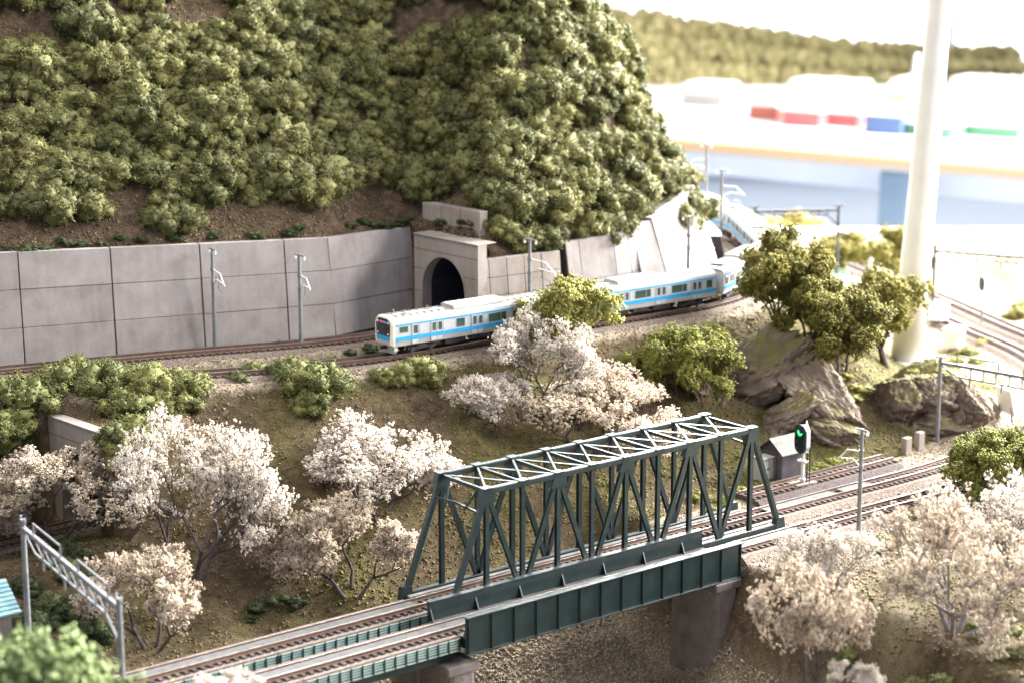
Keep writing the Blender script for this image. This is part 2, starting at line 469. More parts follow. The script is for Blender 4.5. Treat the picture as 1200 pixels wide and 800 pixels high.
# ------------------------------------------------------------------ terrain
def grid_terrain():
    xs = np.arange(-50, 62.01, 0.5); ys = np.arange(62, 216.01, 0.5)
    X, Y = np.meshgrid(xs, ys)
    Z, cov, g = look(G_Z, X, Y), look(G_C, X, Y), look(G_G, X, Y)
    nx, ny = len(xs), len(ys)
    co = np.stack([X, Y, Z], -1).reshape(-1, 3)
    i = np.arange(ny - 1)[:, None] * nx + np.arange(nx - 1)[None]
    quads = np.stack([i, i + 1, i + 1 + nx, i + nx], -1).reshape(-1, 4)
    c = co[quads].mean(1)
    keep = np.ones(len(quads), bool)
    for C, h, zl in ((UP_C, UP_H, 12.4), (LP_C, LP_H, 5.4)):        # openings of the two tunnels
        q = (c[:, 0] - C.x) * math.cos(h) + (c[:, 1] - C.y) * math.sin(h); t = (c[:, 0] - C.x) * math.sin(h) - (c[:, 1] - C.y) * math.cos(h)
        keep &= ~((q > -0.05) & (q < 2.2) & (abs(t) < 2.35) & (co[quads][:, :, 2].min(1) < zl))
    quads = quads[keep]
    me = bpy.data.meshes.new('terrain')
    me.vertices.add(len(co)); me.vertices.foreach_set('co', co.ravel())
    me.loops.add(len(quads) * 4); me.loops.foreach_set('vertex_index', quads.ravel())
    me.polygons.add(len(quads)); me.polygons.foreach_set('loop_start', np.arange(len(quads)) * 4)
    me.update(); me.validate()
    for nm, arr in (('cover', cov), ('gravel', g)):
        a = me.attributes.new(nm, 'FLOAT', 'POINT'); a.data.foreach_set('value', arr.ravel().astype(np.float32))
    o = mk('terrain', me, M_GROUND, None, True); struct(o)
    return o
TERRAIN = grid_terrain()

# skirt of the layout table, floor and the far wall with its window
M_RIM = mat('white_table_rim', two((0.72, 0.72, 0.72), (0.80, 0.80, 0.79)), 0.2, 0.6)
mb = MB()
mb.box((6, 217.6, -6), (114, 3, 13)); mb.box((63.6, 139, -6), (3, 157, 13))
tag(mb.build('layout_edge_board', M_RIM, None, bevel=0.2), 'white edge board along the back of the railway layout', 'board')
M_FLOOR = mat('blue_grey_floor', two((0.23, 0.265, 0.32), (0.27, 0.305, 0.36)), 0.01, 0.6)
struct(MB().box((100, 500, -75.5), (2400, 1700, 1)).build('floor', M_FLOOR))
M_WALLP = mat('lavender_white_wall', two((0.60, 0.60, 0.66), (0.66, 0.66, 0.71)), 0.02, 0.8)
struct(MB().box((100, 790, -60), (2400, 6, 31)).build('wall_below_window', M_WALLP))
M_WINDOW = mat('bright_daylight_window', two((0.9, 0.9, 0.9), (1, 1, 1)), 0.01, 0.5, emit=(1.0, 0.995, 0.98, 1), estr=3.2)
wn = thing('window', 'overexposed white window filling the wall far behind the layout', 'window', (100, 790, -44))
MB().box((0, 1, 145), (2400, 2, 290)).build('pane', M_WINDOW, wn)
M_FRAME = mat('pale_window_frame', two((0.75, 0.8, 0.8), (0.8, 0.85, 0.85)), 0.1, 0.5)
for k in range(-3, 4):
    put_bar('frame', (k * 330 + 60, -2, 0), (k * 330 + 60, -2, 290), 5, 5, M_FRAME, wn, up=(0, 1, 0))

# ------------------------------------------------------------------ retaining walls
def wall(name, label, pts, batter, cols, rows, m, z0=7.2, ztop=None, gap=0.05, thick=0.5, jitter=0.03, seed=1, vgap=0.035):
    """cols: list of arc length boundaries; rows: height fractions; each panel is its own object"""
    rng = random.Random(seed)
    P = Path([Vector((x, y, 0)) for x, y in pts]); t = thing(name, label, 'retaining wall', (pts[0][0], pts[0][1], z0)); o = Vector((pts[0][0], pts[0][1], z0))
    core = MB()
    for a, b_ in zip(cols, cols[1:]):
        pa, pb = P.at(a), P.at(b_); d = (pb - pa).normalized(); n = Vector((-d.y, d.x, 0))
        za = (ztop(pa.x) if ztop else 6) - z0; zb = (ztop(pb.x) if ztop else 6) - z0
        ba = batter(pa.x); bb = batter(pb.x)
        def pt(u, f, dep):
            base = pa.lerp(pb, u); zz = (za + (zb - za) * u) * f; return base + n * ((ba + (bb - ba) * u) * f + dep) + Vector((0, 0, z0 + zz)) - o
        w = (pb - pa).length
        core.add([pt(0, 0, 0.12), pt(1, 0, 0.12), pt(1, 0.992, 0.12), pt(0, 0.992, 0.12), pt(0, 0, thick + 0.5), pt(1, 0, thick + 0.5), pt(1, 0.992, thick + 0.5), pt(0, 0.992, thick + 0.5)],
                 [(0, 1, 2, 3), (7, 6, 5, 4), (0, 3, 7, 4), (1, 5, 6, 2), (3, 2, 6, 7)])
        hh = (za + zb) / 2
        for f0, f1 in zip(rows, rows[1:]):
            g, gz = gap / w / 2, vgap / hh / 2; j = rng.uniform(-1, 1) * jitter * 0.5
            q0, q1 = f0 + (gz if f0 > 0 else 0), f1 - (gz if f1 < 1 else 0)
            q = MB(); q.add([pt(g, q0, j), pt(1 - g, q0, j), pt(1 - g, q1, j), pt(g, q1, j), pt(g, q0, thick), pt(1 - g, q0, thick), pt(1 - g, q1, thick), pt(g, q1, thick)],
                            [(0, 1, 2, 3), (7, 6, 5, 4), (0, 3, 7, 4), (1, 5, 6, 2), (3, 2, 6, 7), (0, 4, 5, 1)])
            q.build('panel', m, t, bevel=0.012)
    core.build('wall_core', M_JOINT, t)
    return t
lw = [(-62, 114.5), (-45, 121.2), (-30, 127.2), (-21.5, 131.0), (-11.5, 135.6), (-6.3, 141.2)]
LW = Path([Vector((x, y, 0)) for x, y in lw])
c0 = LW.nearest((-30, 127.2, 0))
cols = [LW.nearest((-45, 121.2, 0)) + 0.0, c0 - 5.5, c0 + 0.2, c0 + 5.9, c0 + 11.6, c0 + 17.2, c0 + 20.4, LW.len]
wall('retaining_wall', 'long grey concrete panel retaining wall left of the upper tunnel', lw, lambda x: 0.7, cols, [0, 0.33, 0.67, 1.0], M_CONC, ztop=lambda x: float(wall_top(x)), gap=0.10, vgap=0.035, jitter=0.03)
rw1 = [(-1.95, 135.05), (3.0, 138.5), (3.5, 138.9)]
RW1 = Path([Vector((x, y, 0)) for x, y in rw1])
n = RW1.len
wall('retaining_wall', 'small square panelled retaining wall just right of the upper tunnel portal', rw1, lambda x: 0.55, [0, 0.9, 2.3, 3.7, 5.1, n], [0, 0.28, 0.52, 0.76, 1.0], M_CONC2, ztop=lambda x: 12.15, gap=0.05, jitter=0.03, seed=2)
rw2 = [(4.2, 139.3), (7.5, 141.7), (9.6, 143.6)]
wall('retaining_wall', 'smooth tall panel retaining wall behind the second train car', rw2, lambda x: 1.1, [0, 1.1, 4.1, 5.5, Path([Vector((x, y, 0)) for x, y in rw2]).len], [0, 0.5, 1.0], M_CONC, ztop=lambda x: float(np.interp(x, [4, 9.6], [12.5, 12.9])), gap=0.04, seed=3)
rw3 = [(9.4, 142.7), (11.6, 144.6), (14.6, 150.4), (15.6, 154)]
wall('retaining_wall', 'steep leaning concrete slabs under the hill by the curve', rw3, lambda x: float(np.interp(x, [9, 15], [1.8, 2.4])), [0, 2.6, 5.2, 7.4, 9.4, Path([Vector((x, y, 0)) for x, y in rw3]).len], [0, 1.0], M_CONC, ztop=lambda x: float(np.interp(x, [9.4, 15.6], [12.9, 14.3])), gap=0.07, seed=4)
rw4 = [(16.2, 156.5), (16.3, 159), (15.7, 166), (13.4, 175.5)]
wall('retaining_wall', 'shaded concrete wall beside the hindmost train car', rw4, lambda x: 0.6, [0, 2.4, 6, 10, 15, Path([Vector((x, y, 0)) for x, y in rw4]).len], [0, 1.0], M_CONC, ztop=lambda x: 10.2, gap=0.06, seed=5)
# concrete block on the slope above the portal
t = thing('slope_wall', 'grey concrete wall set into the slope above the upper tunnel portal', 'wall', (-5.8, 142.4, 11.6), -R(47.5))
for k in range(3):
    for r_ in range(2):
        MB().box((0.98 + k * 1.96, 0, 0.85 + r_ * 1.7), (1.92, 0.7, 1.66)).build('panel', M_CONC2, t, bevel=0.03)
MB().box((2.94, 0.05, 1.65), (5.8, 0.5, 3.3)).build('wall_core', M_JOINT, t)

# ------------------------------------------------------------------ tunnel portals
def portal(name, label, C, heading, z0, hw_l, hw_r, h, rad, spring, m, deep=16, thick=0.75, cope=1.7):
    """local frame: +x to the right along the face, +y into the hill"""
    t = thing(name, label, 'tunnel portal', (C.x, C.y, z0), heading - math.pi / 2)
    arch = [(-rad, 0)] + [(-rad, spring * k / 3) for k in (1, 2)]
    N = 22
    arch += [(-rad * math.cos(math.pi * k / N), spring + rad * 1.08 * math.sin(math.pi * k / N)) for k in range(N + 1)]
    arch += [(rad, spring * k / 3) for k in (2, 1)] + [(rad, 0)]
    def outer(p):
        x, z = p; ang = math.atan2(z - spring * 0.4, x); c, s_ = math.cos(ang), math.sin(ang); best = 1e9
        for k, lim in ((c, hw_r if c > 0 else -hw_l), (s_, (h - spring * 0.4) if s_ > 0 else -spring * 0.4)):
            if abs(k) > 1e-6: best = min(best, lim / k)
        return (c * best, spring * 0.4 + s_ * best)
    out = []
    for p in arch:
        q = outer(p)
        if p[1] <= 0: q = (-hw_l if p[0] < 0 else hw_r, 0)
        out.append(q)
    def snap(c):
        i = min(range(len(out)), key=lambda k: (out[k][0] - c[0]) ** 2 + (out[k][1] - c[1]) ** 2); out[i] = c
    snap((-hw_l, h)); snap((hw_r, h))
    mb = MB(); n = len(arch)
    for y0, y1 in ((0, thick),):
        V = [(a[0], y0, a[1]) for a in arch] + [(b_[0], y0, b_[1]) for b_ in out] + [(a[0], y1, a[1]) for a in arch] + [(b_[0], y1, b_[1]) for b_ in out]
        F = []
        for i in range(n - 1):
            F += [(i, i + 1, n + i + 1, n + i), (2 * n + i + 1, 2 * n + i, 3 * n + i, 3 * n + i + 1), (i + 1, i, 2 * n + i, 2 * n + i + 1), (n + i, n + i + 1, 3 * n + i + 1, 3 * n + i)]
        F += [(0, n, 3 * n, 2 * n), (n - 1, 3 * n - 1, 4 * n - 1, 2 * n - 1)]
        mb.add(V, F)
    mb.build('portal_face', m, t)
    ring = MB(); V = []; F = []
    for sc_, y in ((1.0, -0.03), (1.10, -0.03), (1.10, 0.02), (1.0, 0.02)):
        V += [(a[0] * sc_, y, spring + (a[1] - spring) * sc_ if a[1] > spring else a[1]) for a in arch]
    for i in range(n - 1):
        for k in range(4):
            a, b_ = k * n, ((k + 1) % 4) * n; F.append((a + i, a + i + 1, b_ + i + 1, b_ + i))
    ring.add(V, F); ring.build('arch_ring', m, t)
    cap = MB(); cap.box(((hw_r - hw_l) / 2, cope / 2 - 0.1, h + 0.02), (hw_l + hw_r + 0.02, cope, 0.06)); cap.build('coping', m, t, bevel=0.03)
    for z in (h * 0.36, h * 0.62, h * 0.84):
        zz = z - spring
        half = rad * 1.1 if zz <= 0 else rad * 1.1 * math.sqrt(max(0, 1 - (zz / (rad * 1.19)) ** 2))
        for x0, x1 in ((-hw_l, -half), (half, hw_r)):
            MB().box(((x0 + x1) / 2, 0, z), (x1 - x0, 0.012, 0.04)).build('joint', M_JOINT, t)
    tb = MB(); V = []; F = []
    for y in (thick * 0.5, deep):
        V += [(a[0] * 1.02, y, a[1] * 1.01) for a in arch]
    F = [(i, i + 1, n + i + 1, n + i) for i in range(n - 1)] + [(0, n, 2 * n - 1, n - 1), tuple(range(n, 2 * n))]
    tb.add(V, F); tb.build('tunnel_lining', M_TUN, t, smooth=False)
    return t
portal('tunnel_portal', 'grey concrete tunnel portal with a dark arch behind the front train car', UP_C, UP_H, 7.25, 3.0, 3.45, 5.95, 2.15, 2.4, M_CONC2, thick=0.75)
portal('tunnel_portal', 'weathered concrete tunnel portal behind the leftmost blossom tree', LP_C, LP_H, 0.1, 4.6, 3.4, 6.25, 2.0, 2.4, M_CONC2, deep=9, cope=0.8)

# ------------------------------------------------------------------ tracks
def sweep(P, prof, closed=True):
    mb = MB(); n = len(prof); V = []; F = []
    for i, p in enumerate(P):
        t = P[min(i + 1, len(P) - 1)] - P[max(i - 1, 0)]; t.z = 0; t.normalize(); nn = Vector((-t.y, t.x, 0))
        V += [p + nn * a + Vector((0, 0, b_)) for a, b_ in prof]
    for i in range(len(P) - 1):
        for k in range(n if closed else n - 1):
            F.append((i * n + k, i * n + (k + 1) % n, (i + 1) * n + (k + 1) % n, (i + 1) * n + k))
    if closed: F += [tuple(range(n - 1, -1, -1)), tuple(range((len(P) - 1) * n, len(P) * n))]
    mb.add(V, F); return mb
tie_me = MB().box((0, 0, -0.07), (0.2, 1.65, 0.14)).mesh('sleeper'); tie_me.materials.append(M_TIE)
def track(label, path, d0, d1, bed=True, tie_step=0.46, plates=(), skip_bed=(), name='railway_track', guard=False, vis=None, bed_m=None):
    n = int((d1 - d0) / 0.5); P = [path.at(d0 + (d1 - d0) * i / n) for i in range(n + 1)]
    o = P[n // 2].copy(); P = [p - o for p in P]
    t = thing(name, label, 'railway track', o)
    for sd in (-1, 1):
        c = sd * 0.47
        r_ = sweep(P, [(c - 0.035, -0.03), (c - 0.035, 0.0), (c + 0.035, 0.0), (c + 0.035, -0.03)]).build('rail', M_RAIL, t)
        w = sweep(P, [(c - 0.028, -0.17), (c - 0.028, -0.031), (c + 0.028, -0.031), (c + 0.028, -0.17)]); f = sweep(P, [(c - 0.075, -0.2), (c - 0.05, -0.165), (c + 0.05, -0.165), (c + 0.075, -0.2)])
        w.add(f.v, f.f); w.build('rail_web', M_RAILS, r_)
    if bed:
        segs = []; cur = d0
        for a, b_ in list(skip_bed) + [(d1, d1)]:
            if a > cur: segs.append((cur, a))
            cur = b_
        for a, b_ in segs:
            k = max(2, int((b_ - a) / 0.6)); Q = [path.at(a + (b_ - a) * i / k) - o for i in range(k + 1)]
            sweep(Q, [(-1.75, -0.75), (-1.15, -0.3), (1.15, -0.3), (1.75, -0.75)]).build('ballast_bed', bed_m or M_BALL, t)
    d = d0 + 0.2
    while d < d1:
        p = path.at(d); tt = path.tan(d)
        if vis is None or vis(p):
            s_ = bpy.data.objects.new('sleeper', tie_me); COL.objects.link(s_); s_.parent = t
            s_.location = p - o + Vector((0, 0, -0.2)); s_.rotation_euler = (0, 0, math.atan2(tt.y, tt.x))
        d += tie_step
    for a, b_ in plates:
        k = max(2, int((b_ - a) / 0.5)); Q = [path.at(a + (b_ - a) * i / k) - o for i in range(k + 1)]
        sweep(Q, [(-0.36, -0.12), (-0.36, -0.07), (0.36, -0.07), (0.36, -0.12)]).build('track_plate', M_GUARD, t)
    return t
def in_view(p):
    d = p.y * math.cos(PITCH) + (CAM_H - p.z) * math.sin(PITCH); x = 600 + FPX * p.x / d
    return -40 < x < 1240
vis_u = lambda p: in_view(p) and p.y < 170
track('double railed upper track that carries the blue striped train', PT, PT.nearest((-45, 116.5, 0)), PT.nearest((12, 184, 0)), vis=vis_u)
track('upper track along the long concrete wall running into the tunnel', PU, PU.nearest((-45, 117.6, 0)), PU.nearest((4, 147, 0)), vis=vis_u)
sA = lambda s: PA.nearest(bp(s, 0)); sB = lambda s: PB.nearest(bp(s, 3.75))
track('track through the green truss bridge, curving away past the signal', PA, sA(-33), PA.nearest((26, 212, 0)), vis=in_view,
      skip_bed=[(sA(-33), sA(24.9))], plates=[(sA(-33), sA(-0.6)), (sA(25.2), sA(31)), (sA(31.8), sA(34.2))])
track('track nearest the viewer, on the plate girder bridge', PB, sB(-33), PB.len - 2, vis=in_view,
      skip_bed=[(sB(-33), sB(18.3))], plates=[(sB(-33), sB(18.0)), (sB(19), sB(24))])
# disused siding by the hut, and the short track out of the lower portal
s0, s1 = at(872, 577, 0.0), at(1040, 533, 0.0)
PS = Path([s0.lerp(s1, k / 20) for k in range(21)])
track('short dark siding between the hut and the signal', PS, 0, PS.len, tie_step=0.5, bed_m=mat('dark_cinder', two((0.05, 0.038, 0.036), (0.12, 0.09, 0.085)), 6, 0.9, bump=0.8))
nd = Vector((-math.cos(LP_H), -math.sin(LP_H), 0))
q0 = LP_C - nd * 4 + Vector((0, 0, 0.85)); q1 = LP_C + nd * 14 + Vector((0, 0, 0.85))
PL = Path([q0.lerp(q1, k / 30) for k in range(31)])
track('track leading out of the lower left tunnel portal', PL, 0, PL.len, tie_step=0.5)

# ------------------------------------------------------------------ truss bridge (local x along the bridge, y across, z up, z = 0 at rail top)
def truss_bridge():
    t = thing('truss_bridge', 'dark teal steel through truss bridge over the valley', 'bridge', tuple(bp(0.3, 0)), HB)
    PN, HT, W = 2.41, 5.75, 1.9
    zb = -0.35
    for sy in (-1, 1):
        y = sy * W; up = (0, 1, 0)
        T = [Vector((PN * i, y, HT)) for i in range(11)]; B = [Vector((PN * i, y, zb)) for i in range(11)]
        put_bar('top_chord', T[1] - Vector((0.15, 0, 0)), T[9] + Vector((0.15, 0, 0)), 0.34, 0.32, M_TEAL, t)
        put_bar('bottom_chord', B[0] - Vector((0.3, 0, 0)), B[10] + Vector((0.3, 0, 0)), 0.34, 0.34, M_TEAL, t)
        for a, b_ in ((B[0], T[1]), (B[10], T[9])):
            put_bar('end_post', a, b_, 0.30, 0.30, M_TEAL, t, up=up)
        for i in range(1, 10):
            put_bar('vertical', B[i], T[i], 0.24, 0.24 if i % 2 else 0.2, M_TEAL, t, up=up, kind='h')
        for i in range(1, 9):
            a, b_ = (T[i], B[i + 1]) if i % 2 else (B[i], T[i + 1])
            put_bar('diagonal', a, b_, 0.26, 0.2, M_TEAL, t, up=up, kind='h')
        for i in range(11):
            if i % 2 and 0 < i < 10:
                MB().prism([(-0.55, -0.62), (-0.3, 0.16), (0.3, 0.16), (0.55, -0.62)] if 1 < i < 9 else [(-0.5, -0.7), (-0.3, 0.16), (0.35, 0.16), (0.5, -0.6)], (1, 0, 0), (0, 0, 1), (0, 0.37, 0), (T[i].x, y - 0.185, HT)).build('gusset_plate', M_TEAL, t)
            elif i in (0, 10):
                MB().prism([(-0.4, -0.2), (-0.28, 0.5), (0.28, 0.5), (0.4, -0.2)], (1, 0, 0), (0, 0, 1), (0, 0.4, 0), (B[i].x, y - 0.2, zb)).build('gusset_plate', M_TEAL, t)
                MB().box((B[i].x, y, zb - 0.32), (0.6, 0.5, 0.3)).build('bearing', M_TEAL, t, bevel=0.03)
        for i in range(1, 10):
            MB().box((T[i].x, y, HT + 0.18), (0.62, 0.5, 0.05)).build('top_plate', M_TEAL, t)
        rv = MB()
        for a, b_ in ((B[0], T[1]), (B[10], T[9])):
            for k in range(3, 34):
                p = a.lerp(b_, k / 35)
                for dx in (-0.09, 0.09):
                    rv.box(p + Vector((0, sy * 0.155, 0)) + Vector((dx, 0, 0)), (0.045, 0.03, 0.045))
        for i in range(1, 10):
            for k in range(5):
                rv.box((T[i].x - 0.22 + 0.11 * k, y + sy * 0.175, HT - 0.05), (0.045, 0.04, 0.045))
        o = rv.build('rivets', M_TEAL, t); o['kind'] = 'stuff'
    for i in range(1, 10):
        x = PN * i
        put_bar('top_strut', (x, -W, HT), (x, W, HT), 0.17, 0.2, M_TEAL, t)
        if i < 9:
            put_bar('top_brace', (x, -W, HT + 0.075), (x + PN, W, HT + 0.075), 0.12, 0.07, M_TEAL, t)
            put_bar('top_brace', (x, W, HT + 0.02), (x + PN, -W, HT + 0.02), 0.2, 0.07, M_TEAL, t)
    for xa, sg in ((PN, -1), (PN * 9, 1)):       # portal bracing at both ends
        x1 = xa + sg * PN * 0.19; z1 = HT - 1.1
        put_bar('portal_brace', (x1, -W, z1), (x1 - sg * 0.0, 0, z1 + 0.12), 0.11, 0.11, M_TEAL, t); put_bar('portal_brace', (x1, W, z1), (x1, 0, z1 + 0.12), 0.11, 0.11, M_TEAL, t)
        put_bar('portal_brace', (xa, -W * 0.62, HT - 0.1), (x1 + sg * 0.12, -W * 0.4, z1 - 0.1), 0.11, 0.11, M_TEAL, t); put_bar('portal_brace', (xa, W * 0.62, HT - 0.1), (x1 + sg * 0.12, W * 0.4, z1 - 0.1), 0.11, 0.11, M_TEAL, t)
    for i in range(11):
        put_bar('floor_beam', (PN * i, -W, zb - 0.25), (PN * i, W, zb - 0.25), 0.25, 0.4, M_TEAL, t, kind='h')
    for y in (-0.47, 0.47):
        put_bar('stringer', (-0.2, y, zb - 0.2), (PN * 10 + 0.2, y, zb - 0.2), 0.2, 0.3, M_TEAL, t)
    for y in (-1.35, 1.35):
        put_bar('walkway', (-0.2, y, zb + 0.1), (PN * 10 + 0.2, y, zb + 0.1), 0.3, 0.06, M_BROWN, t)
truss_bridge()

def plate_bridge():
    t = thing('plate_girder_bridge', 'dark teal plate girder bridge in front of the truss bridge', 'bridge', tuple(bp(-1.3, 3.75)), HB)
    L = 19.2
    for sy in (-1, 1):
        y = sy * 1.55
        g = MB().box((L / 2, y, -0.22), (L, 0.12, 1.86)).build('girder_plate', M_TEAL, t)
        put_bar('top_flange', (-0.02, y, 0.75), (L + 0.02, y, 0.75), 0.36, 0.07, M_TEAL, t)
        put_bar('bottom_flange', (-0.02, y, -1.18), (L + 0.02, y, -1.18), 0.36, 0.07, M_TEAL, t)
        for k in range(14):
            x = 0.12 + (L - 0.24) * k / 13
            MB().box((x, y + sy * 0.11, -0.21), (0.06, 0.1, 1.84)).build('stiffener', M_TEAL, t)
            if k % 2 == 0:
                MB().prism([(0, 0.35), (0, -0.28), (0.26, -0.28)], (0, -sy, 0), (0, 0, 1), (0.06, 0, 0), (x - 0.03, y - sy * 0.06, 0)).build('knee_bracket', M_TEAL, t)
    MB().box((L / 2, 0, -0.32), (L, 2.95, 0.08)).build('deck', M_GUARD, t)
    for k in range(9):
        put_bar('cross_beam', (0.3 + k * (L - 0.6) / 8, -1.48, -0.72), (0.3 + k * (L - 0.6) / 8, 1.48, -0.72), 0.2, 0.6, M_TEAL, t)
plate_bridge()

def deck_span(label, v, s_end, n, L=9.3):
    """approach spans left of the bridges: deck girders with a lattice walkway railing"""
    out = []
    for k in range(n):
        t = thing('deck_girder_span', label[k], 'bridge', tuple(bp(s_end - L * (k + 1), v)), HB)
        for sy in (-1, 1):
            put_bar('girder', (0.05, sy * 0.6, -1.0), (L - 0.05, sy * 0.6, -1.0), 0.16, 1.3, M_TEAL, t)
            y = sy * 1.15
            put_bar('walkway_beam', (0.02, y, -0.30), (L - 0.02, y, -0.30), 0.16, 0.1, M_RAILS, t)
            put_bar('side_plate', (0.02, y + sy * 0.02, -0.68), (L - 0.02, y + sy * 0.02, -0.68), 0.05, 0.62, M_TEAL, t)
            for z in (-0.38, -0.96):
                put_bar('rail_strip', (0.02, y + sy * 0.09, z), (L - 0.02, y + sy * 0.09, z), 0.07, 0.08, M_TEAL2, t)
            for z in (-0.53, -0.67, -0.81):
                put_bar('rail_strip', (0.02, y + sy * 0.07, z), (L - 0.02, y + sy * 0.07, z), 0.05, 0.085, M_TEAL2, t)
            for i in range(15):
                x = 0.1 + (L - 0.2) * i / 14
                put_bar('post', (x, y + sy * 0.10, -1.0), (x, y + sy * 0.10, -0.34), 0.1, 0.09, M_TEAL, t, up=(0, 1, 0))
        MB().box((L / 2, 0, -0.33), (L - 0.06, 2.1, 0.06)).build('deck', M_BROWN, t)
        for z in range(2): put_bar('cross_frame', (L * (0.25 + 0.5 * z), -0.55, -1.1), (L * (0.25 + 0.5 * z), 0.55, -1.1), 0.1, 0.9, M_TEAL, t)
deck_span(['far approach span ending at the truss bridge', 'far approach span at the lower left, second from the truss', 'far approach span nearest the bottom left corner'], 0, -0.35, 3)
deck_span(['near approach span ending at the plate girder bridge', 'near approach span at the bottom edge, second from the girders', 'near approach span lowest in the picture'], 3.75, -1.4, 3)

def pier(label, s, v, zt, wide, dx=0.0):
    p = bp(s, v); zg = min(H(p.x + a, p.y + b_) for a in (-2, 0, 2) for b_ in (-2, 0, 2)) - 0.8
    t = thing('bridge_pier', label, 'pier', (p.x, p.y, zg), HB)
    h = zt - zg
    q = MB(); N = 20; ring = []
    for k in range(N):
        a = 2 * math.pi * k / N; c, s_ = math.cos(a), math.sin(a)
        ring.append((0.95 * (abs(c) ** 0.45) * (1 if c > 0 else -1), wide * (abs(s_) ** 0.45) * (1 if s_ > 0 else -1)))
    q.add([(x * 1.12, y * 1.06, 0) for x, y in ring] + [(x, y, h - 0.5) for x, y in ring], [(k, (k + 1) % N, N + (k + 1) % N, N + k) for k in range(N)] + [tuple(range(N, 2 * N))])
    q.build('shaft', M_PIER, t, smooth=False)
    MB().box((0, 0, h - 0.25), (2.0, wide * 2 + 0.12, 0.5)).build('cap', M_PIER, t, bevel=0.06)
M_PIER = mat('purple_grey_pier', [(0.3, (0.10, 0.085, 0.08)), (0.5, (0.16, 0.14, 0.135)), (0.7, (0.22, 0.19, 0.175))], 0.8, 0.9, bump=0.3, rand=0.2, fine=0.2)
pier('brown grey pier under the right end of the plate girder bridge', 16.8, 3.6, -1.22, 1.9)
pier('grey pier under the right end of the truss bridge', 24.0, -0.1, -0.85, 1.9)
pier('grey pier where the near approach span meets the girders', -1.4, 3.75, -1.66, 1.5)
pier('grey pier where the far approach span meets the truss', -0.3, 0, -1.66, 1.5)
# ------------------------------------------------------------------ train
M_BODY = mat('silver_white_car_body', two((0.42, 0.435, 0.465), (0.50, 0.515, 0.545)), 0.6, 0.33, metal=0.15, spec=0.5)
M_LOW = mat('silver_grey_sill', two((0.42, 0.41, 0.40), (0.52, 0.50, 0.48)), 0.6, 0.4, metal=0.3)
M_ROOF = mat('beige_grey_car_roof', two((0.24, 0.228, 0.21), (0.30, 0.285, 0.262)), 0.8, 0.6)
M_UNIT = mat('off_white_roof_unit', two((0.42, 0.41, 0.385), (0.50, 0.485, 0.46)), 0.8, 0.5)
M_BLUE = mat('sky_blue_stripe', two((0.02, 0.27, 0.55), (0.03, 0.32, 0.62)), 0.8, 0.35)
M_GLASS = mat('dark_green_train_glass', two((0.025, 0.05, 0.045), (0.06, 0.10, 0.085)), 0.9, 0.12, spec=0.7)
M_SEAM = mat('grey_door_seam', two((0.30, 0.30, 0.31), (0.36, 0.36, 0.37)), 1)
M_CREAM = mat('cream_front_mask', two((0.74, 0.70, 0.58), (0.80, 0.76, 0.64)), 0.8, 0.35, spec=0.5)
M_UNDER = mat('underfloor_black', two((0.018, 0.018, 0.022), (0.045, 0.044, 0.05)), 2, 0.6, bump=0.3)
M_LED = mat('pink_red_display', two((0.4, 0.05, 0.08), (0.5, 0.08, 0.12)), 3, emit=(1, 0.22, 0.30, 1), estr=0.35)
M_LEDB = mat('blue_display', two((0.05, 0.1, 0.4), (0.1, 0.15, 0.5)), 3, emit=(0.35, 0.45, 1, 1), estr=0.3)
M_LAMP = mat('clear_headlamp', two((0.8, 0.8, 0.8), (0.9, 0.9, 0.9)), 1, 0.15, spec=0.8)
CL, CW = 13.05, 0.97
ME = {}
def shared(key, fn, m):
    if key not in ME:
        me = fn().mesh(key)
        if key.startswith('bv_'): bevel_mesh(me, 0.02)
        me.materials.append(m); ME[key] = me
    return ME[key]
def put(name, me, loc, parent, rz=0.0):
    o = bpy.data.objects.new(name, me); COL.objects.link(o); o.parent = parent; o.location = loc; o.rotation_euler = (0, 0, rz); return o
def wheel_fn():
    q = MB(); q.tube([(0, -0.07, 0), (0, 0.07, 0)], 0.28, 14); q.tube([(0, -0.09, 0), (0, -0.07, 0)], 0.31, 14); return q
